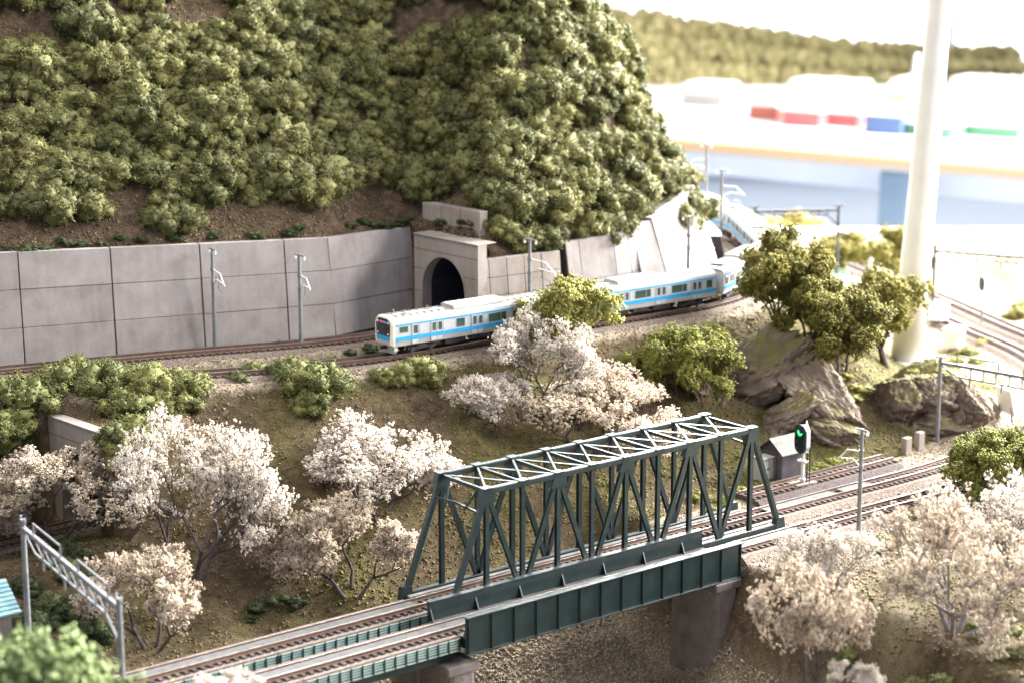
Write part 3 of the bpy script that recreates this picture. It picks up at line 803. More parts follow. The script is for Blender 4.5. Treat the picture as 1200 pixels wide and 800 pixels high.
def car(label, loc, rz, lead=False):
    t = thing('train_car', label, 'train car', loc, rz, 'cars of the blue striped commuter train')
    low = [(-0.93, 0.62), (0.93, 0.62), (CW, 0.92), (-CW, 0.92)]
    up = [(-CW, 0.92), (CW, 0.92), (CW, 1.95), (0.935, 2.16), (-0.935, 2.16), (-CW, 1.95)]
    rf = [(-0.935, 2.16), (0.935, 2.16), (0.80, 2.30), (0.5, 2.385), (0, 2.42), (-0.5, 2.385), (-0.80, 2.30)]
    ax = ((0, 1, 0), (0, 0, 1), (CL, 0, 0), (-CL / 2, 0, 0))
    for nm, poly, m in (('sill', low, M_LOW), ('body', up, M_BODY), ('roof', rf, M_ROOF)):
        mb = MB(); mb.prism(poly, *ax); mb.build(nm, m, t)
    rib = MB()
    for k in range(2): rib.box((0, -0.62 + 1.24 * k, 2.36), (CL - 0.3, 0.03, 0.05))
    for k in range(24): rib.box((-CL / 2 + 0.4 + k * (CL - 0.8) / 23, 0, 2.36), (0.03, 1.25, 0.14))
    rib.build('roof_ribs', M_ROOF, t)
    doors = [-CL / 2 + d for d in ((3.1, 6.2, 9.3, 12.1) if lead else (1.72, 4.92, 8.12, 11.32))]
    for sy in (-1, 1):
        y = sy * CW
        put('waist_stripe', shared('waist', lambda: MB().box((0, 0, 0), (CL - 0.04, 0.02, 0.25)), M_BLUE), (0, y + sy * 0.014, 1.06), t)
        put('eaves_stripe', shared('eaves', lambda: MB().box((0, 0, 0), (CL - 0.04, 0.02, 0.09)), M_BLUE), (0, y + sy * 0.012, 1.925), t)
        for x in doors:
            d = put('door', shared('door', lambda: MB().box((0, 0, 0), (0.88, 0.02, 1.2)), M_BODY), (x, y + sy * 0.004, 1.28), t)
            for dx in (-0.46, 0.0, 0.46):
                put('door_seam', shared('seam', lambda: MB().box((0, 0, 0), (0.025, 0.016, 1.2)), M_SEAM), (dx, sy * 0.02, 0), d)
            for dx in (-0.225, 0.225):
                put('door_window', shared('bv_dwin', lambda: MB().box((0, 0, 0), (0.25, 0.02, 0.5)), M_GLASS), (dx, sy * 0.014, 0.26), d)
        if lead:
            wins = [((doors[0] + doors[1]) / 2 + 0.25, 0.62), ((doors[1] + doors[2]) / 2, 1.35), ((doors[2] + doors[3]) / 2, 1.35)]
            put('cab_window', shared('bv_cabw', lambda: MB().box((0, 0, 0), (0.6, 0.02, 0.36)), M_GLASS), (-CL / 2 + 0.62, y + sy * 0.012, 1.62), t)
            cd = put('cab_door', shared('cdoor', lambda: MB().box((0, 0, 0), (0.5, 0.02, 1.2)), M_BODY), (-CL / 2 + 1.5, y + sy * 0.004, 1.28), t)
            put('door_window', shared('bv_cdw', lambda: MB().box((0, 0, 0), (0.3, 0.02, 0.5)), M_GLASS), (0, sy * 0.014, 0.26), cd)
            for dx in (-0.27, 0.27): put('door_seam', ME['seam'], (dx, sy * 0.02, 0), cd)
        else:
            wins = [((a + b_) / 2, 1.35) for a, b_ in zip(doors, doors[1:])] + [(doors[0] - 1.1, 0.5), (doors[3] + 1.1, 0.5)]
        for x, w in wins:
            f = put('window', shared('bv_win%.2f' % w, lambda: MB().box((0, 0, 0), (w, 0.02, 0.52)), M_GLASS), (x, y + sy * 0.012, 1.54), t)
            if w > 1: put('window_divider', shared('wdiv', lambda: MB().box((0, 0, 0), (0.03, 0.01, 0.5)), M_SEAM), (w * 0.2, sy * 0.013, 0), f)
    # roof equipment
    un = MB(); un.prism([(-0.72, 0), (0.72, 0), (0.70, 0.18), (0.5, 0.24), (-0.5, 0.24), (-0.70, 0.18)], (0, 1, 0), (0, 0, 1), (3.9, 0, 0), (-1.95, 0, 2.36))
    u = un.build('roof_air_conditioner', M_UNIT, t)
    if lead:
        for x, y in ((-CL / 2 + 0.75, 0.35), (-CL / 2 + 1.15, -0.25), (-CL / 2 + 3.1, 0.1)):
            q = MB(); q.box((x, y, 2.42), (0.26, 0.2, 0.06)); q.tube([(x, y, 2.44), (x, y, 2.62)], 0.03, 6); q.box((x, y, 2.63), (0.12, 0.06, 0.05)); q.build('antenna', M_BROWN, t)
    else:
        for x in (-4.6, 4.4):
            q = MB(); q.box((x, 0, 2.45), (0.9, 0.7, 0.12)); q.build('roof_vent', M_UNIT, t, bevel=0.03)
        q = MB()
        q.box((-5.2, 0, 2.5), (0.7, 0.8, 0.08)); q.tube([(-5.3, 0, 2.5), (-4.6, 0, 2.62), (-5.2, 0, 2.72)], 0.03, 5); q.box((-5.2, 0, 2.74), (0.08, 1.0, 0.03)); q.build('pantograph', M_BROWN, t)
    # underfloor
    for x, l, h in ((-1.9, 1.6, 0.36), (0.0, 1.4, 0.32), (1.8, 1.5, 0.38)):
        for y in (-0.55, 0.55):
            MB().box((x, y, 0.62 - h / 2), (l, 0.5, h)).build('underfloor_box', M_UNDER, t, bevel=0.03)
    MB().box((0, 0, 0.55), (CL - 1.2, 0.8, 0.16)).build('underframe', M_UNDER, t)
    for x in (-4.45, 4.45):
        bg_ = MB()
        for y in (-0.72, 0.72):
            bg_.box((x, y, 0.34), (2.1, 0.14, 0.16)); bg_.box((x, y, 0.44), (0.7, 0.16, 0.18)); bg_.box((x - 0.7, y, 0.28), (0.3, 0.18, 0.24)); bg_.box((x + 0.7, y, 0.28), (0.3, 0.18, 0.24))
        bg_.box((x, 0, 0.4), (0.5, 1.4, 0.2)); b_ = bg_.build('bogie', M_UNDER, t)
        for dx in (-0.7, 0.7):
            for y in (-0.5, 0.5): put('wheel', shared('wheel', wheel_fn, M_UNDER), (x + dx, y, 0.30), b_)
    if lead:
        xf = -CL / 2
        prof = [(-0.93, 0.62), (-0.97, 0.95), (-0.97, 1.95), (-0.90, 2.2), (-0.70, 2.36), (-0.4, 2.42), (0.4, 2.42), (0.70, 2.36), (0.90, 2.2), (0.97, 1.95), (0.97, 0.95), (0.93, 0.62)]
        mb = MB(); n = len(prof); V = []
        for x, sc_ in ((xf + 0.01, 1.0), (xf - 0.14, 0.985), (xf - 0.24, 0.90)):
            V += [(x, p[0] * sc_, 1.5 + (p[1] - 1.5) * sc_) for p in prof]
        F = [(r_ * n + k, r_ * n + (k + 1) % n, (r_ + 1) * n + (k + 1) % n, (r_ + 1) * n + k) for r_ in range(2) for k in range(n)] + [tuple(range(2 * n, 3 * n))]
        mb.add(V, F); mb.build('front_mask', M_CREAM, t)
        def plate(nm, poly, m, dep=0.03, x=xf - 0.235, par=None):
            q = MB(); q.prism(poly, (0, 1, 0), (0, 0, 1), (-dep, 0, 0), (x, 0, 0)); return q.build(nm, m, par or t)
        plate('windscreen', [(-0.72, 1.22), (0.72, 1.22), (0.76, 1.9), (0.66, 2.16), (0.4, 2.28), (-0.4, 2.28), (-0.66, 2.16), (-0.76, 1.9)], M_GLASSF)
        plate('front_stripe', [(-0.70, 0.93), (0.70, 0.93), (0.72, 1.21), (-0.72, 1.21)], M_BLUE)
        plate('front_sill', [(-0.72, 0.68), (0.72, 0.68), (0.70, 0.925), (-0.70, 0.925)], M_LOW)
        for y in (-0.56, 0.56):
            q = MB(); q.tube([(xf - 0.26, y, 2.06), (xf - 0.29, y, 2.06)], 0.075, 10); q.build('headlight', M_LAMP, t)
            q = MB(); q.tube([(xf - 0.26, y, 1.36), (xf - 0.285, y, 1.36)], 0.06, 8); q.build('tail_light', M_LAMP, t)
        plate('route_display', [(-0.05, 2.0), (0.34, 2.0), (0.34, 2.12), (-0.05, 2.12)], M_LED, 0.012, xf - 0.266)
        plate('destination_display', [(-0.36, 2.0), (-0.07, 2.0), (-0.07, 2.12), (-0.36, 2.12)], M_LEDB, 0.012, xf - 0.266)
        plate('wiper', [(0.1, 1.3), (0.14, 1.3), (0.36, 1.75), (0.33, 1.76)], M_BLACK, 0.012, xf - 0.266)
        q = MB(); q.prism([(-0.78, 0.16), (0.78, 0.16), (0.9, 0.34), (0.88, 0.58), (-0.88, 0.58), (-0.9, 0.34)], (0, 1, 0), (0, 0, 1), (0.25, 0, 0), (xf - 0.05, 0, 0)); q.build('skirt', M_LOW, t)
        q = MB(); q.box((xf - 0.2, 0, 0.48), (0.5, 0.24, 0.18)); q.build('coupler', M_UNDER, t)
    q = MB(); q.box((CL / 2 + 0.04, 0, 1.3), (0.22, 0.9, 1.4)); q.build('gangway', M_UNDER, t)
    return t
M_GLASSF = mat('dark_windscreen', two((0.016, 0.02, 0.026), (0.05, 0.055, 0.06)), 1.2, 0.1, spec=0.8)
d0 = PT.nearest((-7.2, 127.1, 0)) - 0.3
for k in range(5):
    a, b_ = PT.at(d0 + 13.28 * k + 1.9), PT.at(d0 + 13.28 * k + 11.2)
    c = (PT.at(d0 + 13.28 * k) + PT.at(d0 + 13.28 * (k + 1))) / 2; c = c.lerp((a + b_) / 2, 0.6)
    car(['leading car of the blue striped train, with cab and headlights', 'second car of the blue striped train, behind the lime green tree', 'third car of the train, on the curve by the tall olive tree',
         'overexposed car on the far curve with its shaded side showing', 'hindmost car, vanishing behind the hill'][k], (c.x, c.y, ZT), math.atan2((b_ - a).y, (b_ - a).x), k == 0)

# ------------------------------------------------------------------ catenary masts and gantries
def insul(mb, p):
    p = Vector(p)
    for k in range(3): mb.tube([p + Vector((0, 0, 0.09 * k)), p + Vector((0, 0, 0.09 * k + 0.05))], 0.075, 8)
def mast(label, loc, face, h=6.3, arm=1.9, simple=False):
    """face: heading of the bracket arm"""
    t = thing('catenary_mast', label, 'mast', loc, face)
    q = MB(); q.tube([(0, 0, -0.5), (0, 0, 0), (0, 0, h)], [0.14, 0.14, 0.10], 10); q.build('pole', M_POLE, t, smooth=False)
    q = MB(); q.tube([(-0.45, 0, h - 0.08), (0.55, 0, h - 0.08)], 0.05, 6); q.build('top_crossarm', M_POLE, t)
    for x in (-0.42, 0.5):
        q = MB(); insul(q, (x, 0, h - 0.33)); q.build('insulator', M_WHITE, t)
    q = MB(); q.tube([(0.05, 0, h - 1.35), (arm * 0.62, 0, h - 1.45), (arm, 0, h - 2.15)], 0.045, 6); q.build('bracket_tube', M_WHITE, t)
    q = MB(); q.tube([(0.05, 0, h - 2.25), (arm * 0.35, 0, h - 1.9), (arm * 0.97, 0, h - 2.05)], 0.035, 6); q.build('bracket_brace', M_WHITE, t)
    q = MB(); q.tube([(arm * 0.6, 0, h - 1.5), (arm * 0.45, 0, h - 2.5), (arm * 0.8, 0, h - 2.6)], 0.03, 5); q.build('steady_arm', M_POLE, t)
    q = MB(); q.tube([(0, 0, h - 1.45), (0, 0, h - 1.25)], 0.15, 10); q.tube([(0, 0, h - 2.35), (0, 0, h - 2.15)], 0.15, 10); q.build('clamp', M_POLE, t)
    return t
p = at(252, 406, 7.4); mast('grey mast in front of the long concrete wall, leftmost of the upper masts', p, R(-60))
p = at(353, 408, 7.4); mast('grey mast between the two upper tracks, with its arm turned away', p, R(-48), h=6.0, arm=1.1)
mast('grey mast behind the front train car, beside the small panelled wall', (1.15, 136.25, 7.4), R(-38), h=6.1, arm=2.1)
mast('dark mast beside the leaning slabs on the curve', (12.3, 146.6, 7.4), R(-25), h=5.9)
mast('mast standing beside the shaded car on the far curve', (18.6 - 2.0, 167.5, 7.4), R(8), h=6.3)
mast('thin mast on the far curve behind the hill', (16.6, 181, 7.4), R(150), h=6.6)
p = at(1006, 626, -0.5); mast('grey mast in front of the near track, right of the bridge', p, R(129), h=6.3, arm=1.75)

def gantry(label, loc, face, span, h, depth=0.75, name='catenary_gantry', fat=1.0, frames=True, n=7, m=None):
    m = m or M_POLE
    t = thing(name, label, 'gantry', loc, face)
    for x in (0, span):
        q = MB(); q.tube([(x, 0, -1.0), (x, 0, h)], [0.15 * fat, 0.115 * fat], 10); q.build('post', m, t)
        q = MB(); insul(q, (x - 0.3, 0, h - 0.1)); insul(q, (x + 0.3, 0, h - 0.1)); q.box((x, 0, h - 0.12), (0.8, 0.08, 0.07)); q.build('post_head', m, t)
    zt, zb = h - 0.45, h - 0.45 - depth
    put_bar('top_chord', (0, 0, zt), (span, 0, zt), 0.2 * fat, 0.2 * fat, m, t)
    put_bar('bottom_chord', (span * 0.13, 0, zb), (span * 0.87, 0, zb), 0.1 * fat, 0.1 * fat, m, t)
    put_bar('knee_brace', (0.05, 0, zt - 0.1), (span * 0.13, 0, zb), 0.08, 0.08, m, t); put_bar('knee_brace', (span - 0.05, 0, zb - 0.9), (span * 0.87, 0, zb), 0.1, 0.1, m, t)
    for k in range(n):
        x0 = span * (0.13 + 0.74 * k / n); x1 = span * (0.13 + 0.74 * (k + 1) / n)
        put_bar('web_brace', (x0, 0, zt - 0.08), (x1, 0, zb + 0.04), 0.06, 0.06, m, t)
        put_bar('web_post', (x1, 0, zt - 0.08), (x1, 0, zb + 0.04), 0.07, 0.07, m, t, up=(0, 1, 0))
    if frames:
        for a, b_ in ((0.12, 0.42), (0.6, 0.9)):
            put_bar('upper_frame', (span * a, 0, h + 0.2), (span * b_, 0, h + 0.2), 0.09, 0.09, m, t)
            for k in (a, b_): put_bar('frame_post', (span * k, 0, h + 0.15), (span * k, 0, zt + 0.1), 0.08, 0.08, m, t, up=(0, 1, 0))
    for k in (0.22, 0.45, 0.7):
        put_bar('hanger', (span * k, 0, zb), (span * k, 0, zb - 0.55), 0.1, 0.1, m, t, up=(0, 1, 0))
    return t
a, b_ = Vector((-23.7, 99.0, 0)), Vector((-17.0, 87.6, 0))
gantry('pale grey blurred gantry with latticed beam at the lower left corner', (a.x, a.y, -0.7), math.atan2((b_ - a).y, (b_ - a).x), (b_ - a).length, 6.85, fat=1.15, depth=0.8, n=8)
p = at(1098, 520, -0.4); gantry('grey lattice gantry over the tracks in front of the right hand rock', p, HB + R(8) - math.pi / 2, 10.2, 6.0, n=8)
gantry('thin gantry over the far right tracks near the white column', (35.4, 176, -0.4), R(-27), 8.0, 6.5, depth=0.5, m=M_POLED)
gantry('small washed out gantry far behind the train by yellow bushes', (20.5, 178.0, 4.2), R(6), 7.2, 4.9, depth=0.4, frames=False, m=M_POLED)

# ------------------------------------------------------------------ small railway furniture
p = at(940, 569, -0.4)
t = thing('railway_signal', 'white colour light signal showing green beside the far track', 'signal', p, R(215))
MB().box((0, 0, 0.12), (1.7, 0.9, 0.3)).build('base_slab', M_CONC2, t, bevel=0.04)
q = MB(); q.tube([(0.0, 0, 0.2), (0.0, 0, 0.5)], 0.18, 10); q.tube([(0.0, 0, 0.4), (0.0, 0, 3.9)], 0.11, 10); q.build('post', M_WHITE, t)
for z in (1.6, 2.25): MB().box((0, 0, z), (0.34, 0.7, 0.14)).build('bracket', M_WHITE, t, bevel=0.02)
q = MB(); q.tube([(-0.22, 0, 3.8), (-0.22, 0, 4.15)], [0.11, 0.03], 8); q.build('finial', M_WHITE, t)
def stadium(w, h, n=10):
    r_ = w / 2; return [(r_ * math.cos(a), h / 2 - r_ + r_ * math.sin(a)) for a in [math.pi * k / n for k in range(n + 1)]] + [(-r_ * math.cos(a), -(h / 2 - r_) - r_ * math.sin(a)) for a in [math.pi * k / n for k in range(n + 1)]]
q = MB(); q.prism(stadium(1.0, 1.85), (0, 1, 0), (0, 0, 1), (0.1, 0, 0), (0.2, 0, 3.05)); hd = q.build('backboard', mat('signal_dark_green', two((0.01, 0.03, 0.028), (0.02, 0.05, 0.045)), 2, 0.4), t)
q = MB(); q.prism(stadium(0.9, 1.7), (0, 1, 0), (0, 0, 1), (-0.34, 0, 0), (0.19, 0, 3.05)); q.build('housing', M_WHITE, t)
M_GREEN = mat('lit_green_lamp', two((0.0, 0.4, 0.1), (0.05, 0.5, 0.15)), 3, emit=(0.06, 1.0, 0.22, 1), estr=2.4)
for z, m in ((0.42, M_GREEN), (0.0, M_BLACK), (-0.42, M_BLACK)):
    q = MB(); q.tube([(0.29, 0, 3.05 + z), (0.33, 0, 3.05 + z)], 0.2 if m is M_GREEN else 0.15, 14); q.build('lamp', m, t)
    q = MB(); V = []; F = []
    for x in (0.3, 0.55):
        V += [(x, 0.23 * math.cos(a), 3.05 + z + 0.23 * math.sin(a)) for a in [math.pi * k / 8 for k in range(9)]]
    F = [(k, k + 1, 10 + k, 9 + k) for k in range(8)]; q.add(V, F); q.build('lamp_hood', M_BLACK, t)
q = MB()
for y in (0.28, 0.52): q.tube([(-0.1, y, 0.25), (-0.1, y, 2.6)], 0.035, 5)
for k in range(9): q.tube([(-0.1, 0.28, 0.4 + 0.24 * k), (-0.1, 0.52, 0.4 + 0.24 * k)], 0.025, 5)
q.build('ladder', M_BLACK, t)

M_SHEDW = mat('dark_purple_timber', two((0.05, 0.042, 0.05), (0.085, 0.07, 0.08)), 2, 0.8, rand=0.3)
M_SHEDR = mat('grey_felt_roof', two((0.13, 0.12, 0.11), (0.20, 0.185, 0.17)), 2, 0.85, bump=0.2, rand=0.2)
p = at(916, 556, -0.45)
t = thing('track_hut', 'small dark hut with grey pitched roof below the rock', 'hut', p, HB)
q = MB(); q.prism([(-0.95, 0), (0.95, 0), (0.95, 1.75), (0, 2.45), (-0.95, 1.75)], (0, 1, 0), (0, 0, 1), (2.0, 0, 0), (-1.0, 0, 0)); q.build('wall', M_SHEDW, t)
for sx in (-1, 1):
    for k in range(5): put_bar('board', (-1.03 * 1.0 if sx < 0 else 1.03, -0.76 + 0.38 * k, 0.05), (-1.03 if sx < 0 else 1.03, -0.76 + 0.38 * k, 1.75), 0.05, 0.33, M_SHEDW, t, up=(0, 1, 0))
for sy in (-1, 1):
    for k in range(4):
        a0, b0 = k / 4, (k + 1) / 4
        f = lambda u, dz: (sy * 1.15 * (1 - u), 1.62 + (2.5 - 1.62) * u + dz)
        y0, z0_ = f(a0, 0.0); y1, z1 = f(b0, 0.03)
        q = MB(); q.add([(-1.2, y0, z0_ + 0.06), (1.2, y0, z0_ + 0.06), (1.2, y1, z1 + 0.06), (-1.2, y1, z1 + 0.06), (-1.2, y0, z0_), (1.2, y0, z0_), (1.2, y1, z1), (-1.2, y1, z1)], [(0, 1, 2, 3), (7, 6, 5, 4), (0, 4, 5, 1), (1, 5, 6, 2), (2, 6, 7, 3), (3, 7, 4, 0)]); q.build('roof_strip', M_SHEDR, t)
MB().box((-1.06, -0.1, 0.7), (0.06, 0.7, 1.3)).build('door', M_BROWN, t, bevel=0.015)
M_CAB = mat('pale_grey_cabinet', two((0.36, 0.35, 0.33), (0.46, 0.45, 0.43)), 1.5, 0.6)
p = at(894, 561, -0.45)
t = thing('relay_cabinet', 'pale grey lineside cabinet beside the dark hut', 'cabinet', p, HB)
MB().box((0, 0, 0.7), (1.0, 0.8, 1.4)).build('body', M_CAB, t, bevel=0.03); MB().box((0, 0, 1.44), (1.12, 0.92, 0.1)).build('lid', M_CAB, t, bevel=0.02)
for x in (-0.25, 0.25):
    d = MB().box((x, -0.415, 0.68), (0.46, 0.03, 1.2)).build('door', M_CAB, t, bevel=0.01); MB().box((x * 0.3, -0.44, 0.75), (0.04, 0.03, 0.16)).build('handle', M_BLACK, d)
for lab, x, y, h in (('pale concrete marker block, left of the pair below the right rock', 1062, 532, 1.15), ('pale concrete marker block, right of the pair below the right rock', 1077, 527, 1.25)):
    p = at(x, y, -0.45); o = MB().box((0, 0, h / 2), (0.62, 0.42, h)).build('marker_block', M_CONC2, None, bevel=0.05); o.location = p; o.rotation_euler = (0, 0, HB); tag(o, lab, 'block')
p = at(1181, 487, 0.0)
t = thing('noticeboard', 'plain white leaning board beside the right hand rock', 'board', p, R(110))
o = MB().box((0, 0, 1.15), (1.9, 0.16, 1.9)).build('panel', M_WHITE, t, bevel=0.04); o.rotation_euler = (R(-14), 0, 0)
for x in (-0.7, 0.7): put_bar('leg', (x, 0.1, -0.3), (x, 0.25, 1.1), 0.12, 0.12, M_POLE, t, up=(1, 0, 0))

# the tall white column
p = at(1062, 418, 0.8)
t = thing('white_column', 'tall tapered white column standing on the layout behind the olive trees', 'column', (p.x, p.y, 0.3))
prof = [(1.62, -1.0), (1.62, 0.25), (1.55, 0.3), (1.18, 0.32), (1.12, 8), (1.02, 16), (0.90, 24), (0.76, 32), (0.66, 40), (0.6, 60)]
q = MB(); q.tube([(0, 0, z) for r_, z in prof[3:]], [r_ for r_, z in prof[3:]], 36); q.build('shaft', M_WHITE, t, smooth=True)
q = MB(); q.tube([(0, 0, z) for r_, z in prof[:4]], [r_ for r_, z in prof[:4]], 36); q.build('foot', M_WHITE, t)
t.rotation_euler = (0, R(3.0), 0)

# far right: pale trackside paving, low huts, small signals, pale green rows
M_PAVE = mat('pale_paving', two((0.50, 0.48, 0.45), (0.62, 0.60, 0.57)), 0.3, 0.9, bump=0.2)
P_ = [(25.5, 166), (33.8, 170), (31, 182), (27.3, 194), (24.5, 203), (20, 203), (21, 180)]
q = MB(); q.prism(P_, (1, 0, 0), (0, 1, 0), (0, 0, 0.5), (0, 0, -0.2)); struct(q.build('pavement', M_PAVE))
M_PGREEN = mat('pale_green_roof', two((0.30, 0.42, 0.30), (0.38, 0.50, 0.37)), 0.6, 0.7)
for k, lab in enumerate(('pale green roofed long shed, nearest of three behind the olive trees', 'pale green roofed long shed, middle of three behind the olive trees', 'pale green roofed long shed, farthest of three behind the olive trees')):
    c = at(985 - 14 * k, 330 - 11 * k, 3.2); z0 = H(c.x, c.y)
    t = thing('long_shed', lab, 'shed', (c.x, c.y, z0 - 0.2), R(-22))
    h = max(1.0, 2.6 - z0)
    MB().box((0, 0, h / 2), (5.2, 1.3, h)).build('wall', M_WHITE, t)
    q = MB(); q.prism([(-0.8, 0), (0.8, 0), (0.55, 0.35), (0, 0.5), (-0.55, 0.35)], (0, 1, 0), (0, 0, 1), (5.6, 0, 0), (-2.8, 0, h)); q.build('roof', M_PGREEN, t)
for lab, x, y in (('tiny dark signal standing among the far right tracks', 1150, 378), ('tiny signal on the pale ground right of the white column', 1094, 352)):
    p = at(x, y, 0); t = thing('dwarf_signal', lab, 'signal', p, R(200))
    q = MB(); q.tube([(0, 0, 0), (0, 0, 3.4)], 0.09, 8); q.build('post', M_POLE, t)
    q = MB(); q.prism(stadium(0.6, 1.2), (0, 1, 0), (0, 0, 1), (0.2, 0, 0), (0.05, 0, 3.3)); q.build('head', M_BLACK, t)
for lab, x, y, m in (('low white trackside hut right of the olive trees', 1118, 402, M_WHITE), ('low pale blue trackside box beside the white column', 1100, 372, M_BLUE)):
    p = at(x, y, 0); t = thing('trackside_hut', lab, 'hut', p, R(60))
    MB().box((0, 0, 0.5), (1.8, 1.2, 1.3)).build('wall', M_WHITE, t, bevel=0.03); MB().box((0, 0, 1.2), (2.0, 1.4, 0.14)).build('roof', m if m is M_WHITE else M_CAB, t, bevel=0.03)

# houses at the lower left corner
M_TILEB = mat('turquoise_roof_tile', two((0.16, 0.30, 0.33), (0.27, 0.42, 0.44)), 2, 0.6, rand=0.35)
p = at(-32, 716, 0.2)
t = thing('house', 'small house with turquoise ribbed roof at the left edge', 'house', (p.x, p.y, H(p.x, p.y) - 0.2), R(38))
MB().box((0, 0, 0.9), (3.0, 2.6, 1.8)).build('wall', M_CONC2, t)
for k in range(8):
    u0, u1 = k / 8, (k + 1) / 8
    y0, y1 = -1.75 + 1.75 * u0, -1.75 + 1.75 * u1; z0_, z1 = 1.7 + 1.35 * u0, 1.7 + 1.35 * u1 - 0.08
    for sgn in (1, -1):
        q = MB(); q.add([(-1.85, sgn * y0, z0_), (1.85, sgn * y0, z0_), (1.85, sgn * y1, z1), (-1.85, sgn * y1, z1), (-1.85, sgn * y0, z0_ + 0.09), (1.85, sgn * y0, z0_ + 0.09), (1.85, sgn * y1, z1 + 0.09), (-1.85, sgn * y1, z1 + 0.09)],
              [(3, 2, 1, 0), (4, 5, 6, 7), (0, 1, 5, 4), (1, 2, 6, 5), (2, 3, 7, 6), (3, 0, 4, 7)]); q.build('roof_tile_row', M_TILEB, t)
q = MB(); q.prism([(-1.3, 1.8), (1.3, 1.8), (0, 2.85)], (0, 1, 0), (0, 0, 1), (3.0, 0, 0), (-1.5, 0, 0)); q.build('gable', M_CONC2, t)
p = at(56, 768, 0.0)
t = thing('low_shed', 'low grey brown shed roof behind the blurred green bush', 'shed', (p.x, p.y, H(p.x, p.y) - 0.1), R(10))
MB().box((0, 0, 0.5), (2.3, 1.8, 1.0)).build('wall', M_BROWN, t)
q = MB(); q.prism([(-1.15, 0.95), (1.15, 0.95), (1.1, 1.05), (0, 1.65), (-1.1, 1.05)], (0, 1, 0), (0, 0, 1), (2.7, 0, 0), (-1.35, 0, 0)); q.build('roof', M_SHEDR, t)
# ------------------------------------------------------------------ foliage meshes
def fast_mesh(name, V, F):
    me = bpy.data.meshes.new(name); n = F.shape[1]
    me.vertices.add(len(V)); me.vertices.foreach_set('co', np.asarray(V, np.float32).ravel())
    me.loops.add(F.size); me.loops.foreach_set('vertex_index', F.astype(np.int32).ravel())
    me.polygons.add(len(F)); me.polygons.foreach_set('loop_start', np.arange(len(F), dtype=np.int32) * n)
    me.update(); return me
OCT_V = np.array([(1, 0, 0), (-1, 0, 0), (0, 1, 0), (0, -1, 0), (0, 0, 1), (0, 0, -1)], float)
OCT_F = np.array([(0, 2, 4), (2, 1, 4), (1, 3, 4), (3, 0, 4), (2, 0, 5), (1, 2, 5), (3, 1, 5), (0, 3, 5)])
TET_V = np.array([(1, 1, 1), (-1, -1, 1), (-1, 1, -1), (1, -1, -1)], float) * 0.75
TET_F = np.array([(0, 1, 2), (0, 3, 1), (0, 2, 3), (1, 3, 2)])
def rand_rot(n, rng):
    q = rng.normal(size=(n, 4)); q /= np.linalg.norm(q, axis=1)[:, None]; w, x, y, z = q.T
    return np.stack([np.stack([1 - 2 * (y * y + z * z), 2 * (x * y - z * w), 2 * (x * z + y * w)], -1), np.stack([2 * (x * y + z * w), 1 - 2 * (x * x + z * z), 2 * (y * z - x * w)], -1), np.stack([2 * (x * z - y * w), 2 * (y * z + x * w), 1 - 2 * (x * x + y * y)], -1)], 1)
def bits(P, size, rng, shape='oct', stretch=0.5):
    """many small chips at points P -> (V, F)"""
    bv, bf = (OCT_V, OCT_F) if shape == 'oct' else (TET_V, TET_F)
    n = len(P); Rm = rand_rot(n, rng)
    sc_ = np.asarray(size)[:, None] * (1 + stretch * rng.uniform(-1, 1, (n, 3)))
    V = np.einsum('nij,nkj->nki', Rm, bv[None] * sc_[:, None, :]) + np.asarray(P)[:, None, :]
    F = bf[None] + (np.arange(n) * len(bv))[:, None, None]
    return V.reshape(-1, 3), F.reshape(-1, 3)
_ico = {}
def ico(sub):
    if sub not in _ico:
        bm = bmesh.new(); bmesh.ops.create_icosphere(bm, subdivisions=sub, radius=1); bm.verts.ensure_lookup_table()
        _ico[sub] = (np.array([v.co[:] for v in bm.verts]), np.array([[v.index for v in f.verts] for f in bm.faces])); bm.free()
    return _ico[sub]
def fbm(P, s, seed, oct_=4):
    o = Vector((seed * 13.7, seed * 7.3, seed * 3.1)); return np.array([noise.fractal(Vector(p) * s + o, 0.9, 2.1, oct_) for p in P])

def clump_mesh(name, seed, lobes=9, flat=0.75, chips=7500, chip=0.026, wide=1.0):
    """foam foliage clump of about unit radius standing on z = 0"""
    rng = np.random.default_rng(seed); VV = []; FF = []; off = 0; pts = []
    iv, if_ = ico(3)
    jv, jf = ico(2)
    for k in range(lobes):
        if k == 0: c = np.array([0, 0, 0.42 * flat]); r_ = 0.62
        else:
            a = rng.uniform(0, 2 * math.pi); rr = rng.uniform(0.3, 0.85) * wide; c = np.array([math.cos(a) * rr, math.sin(a) * rr, rng.uniform(0.1, 0.85) * flat * (1.25 - 0.6 * rr)]); r_ = rng.uniform(0.14, 0.30)
        sv, sf = (iv, if_) if k == 0 else (jv, jf)
        d = fbm(sv, 1.9, seed * 31 + k, 5); V = sv * (r_ * (1 + 0.62 * d))[:, None] * np.array([1, 1, 0.9]) + c
        VV.append(V); FF.append(sf + off); off += len(V)
        m = int(chips * (0.20 if k == 0 else 0.8 / (lobes - 1))); idx = rng.integers(0, len(V), m); nn = sv[idx]; pts.append(V[idx] + nn * rng.uniform(-0.02, 0.05, (m, 1)) + rng.normal(0, 0.03, (m, 3)))
    P = np.concatenate(pts); v, f = bits(P, rng.uniform(0.5, 1.3, len(P)) * chip, rng, 'tet', 0.6)
    VV.append(v); FF.append(f + off)
    return fast_mesh(name, np.concatenate(VV), np.concatenate(FF))

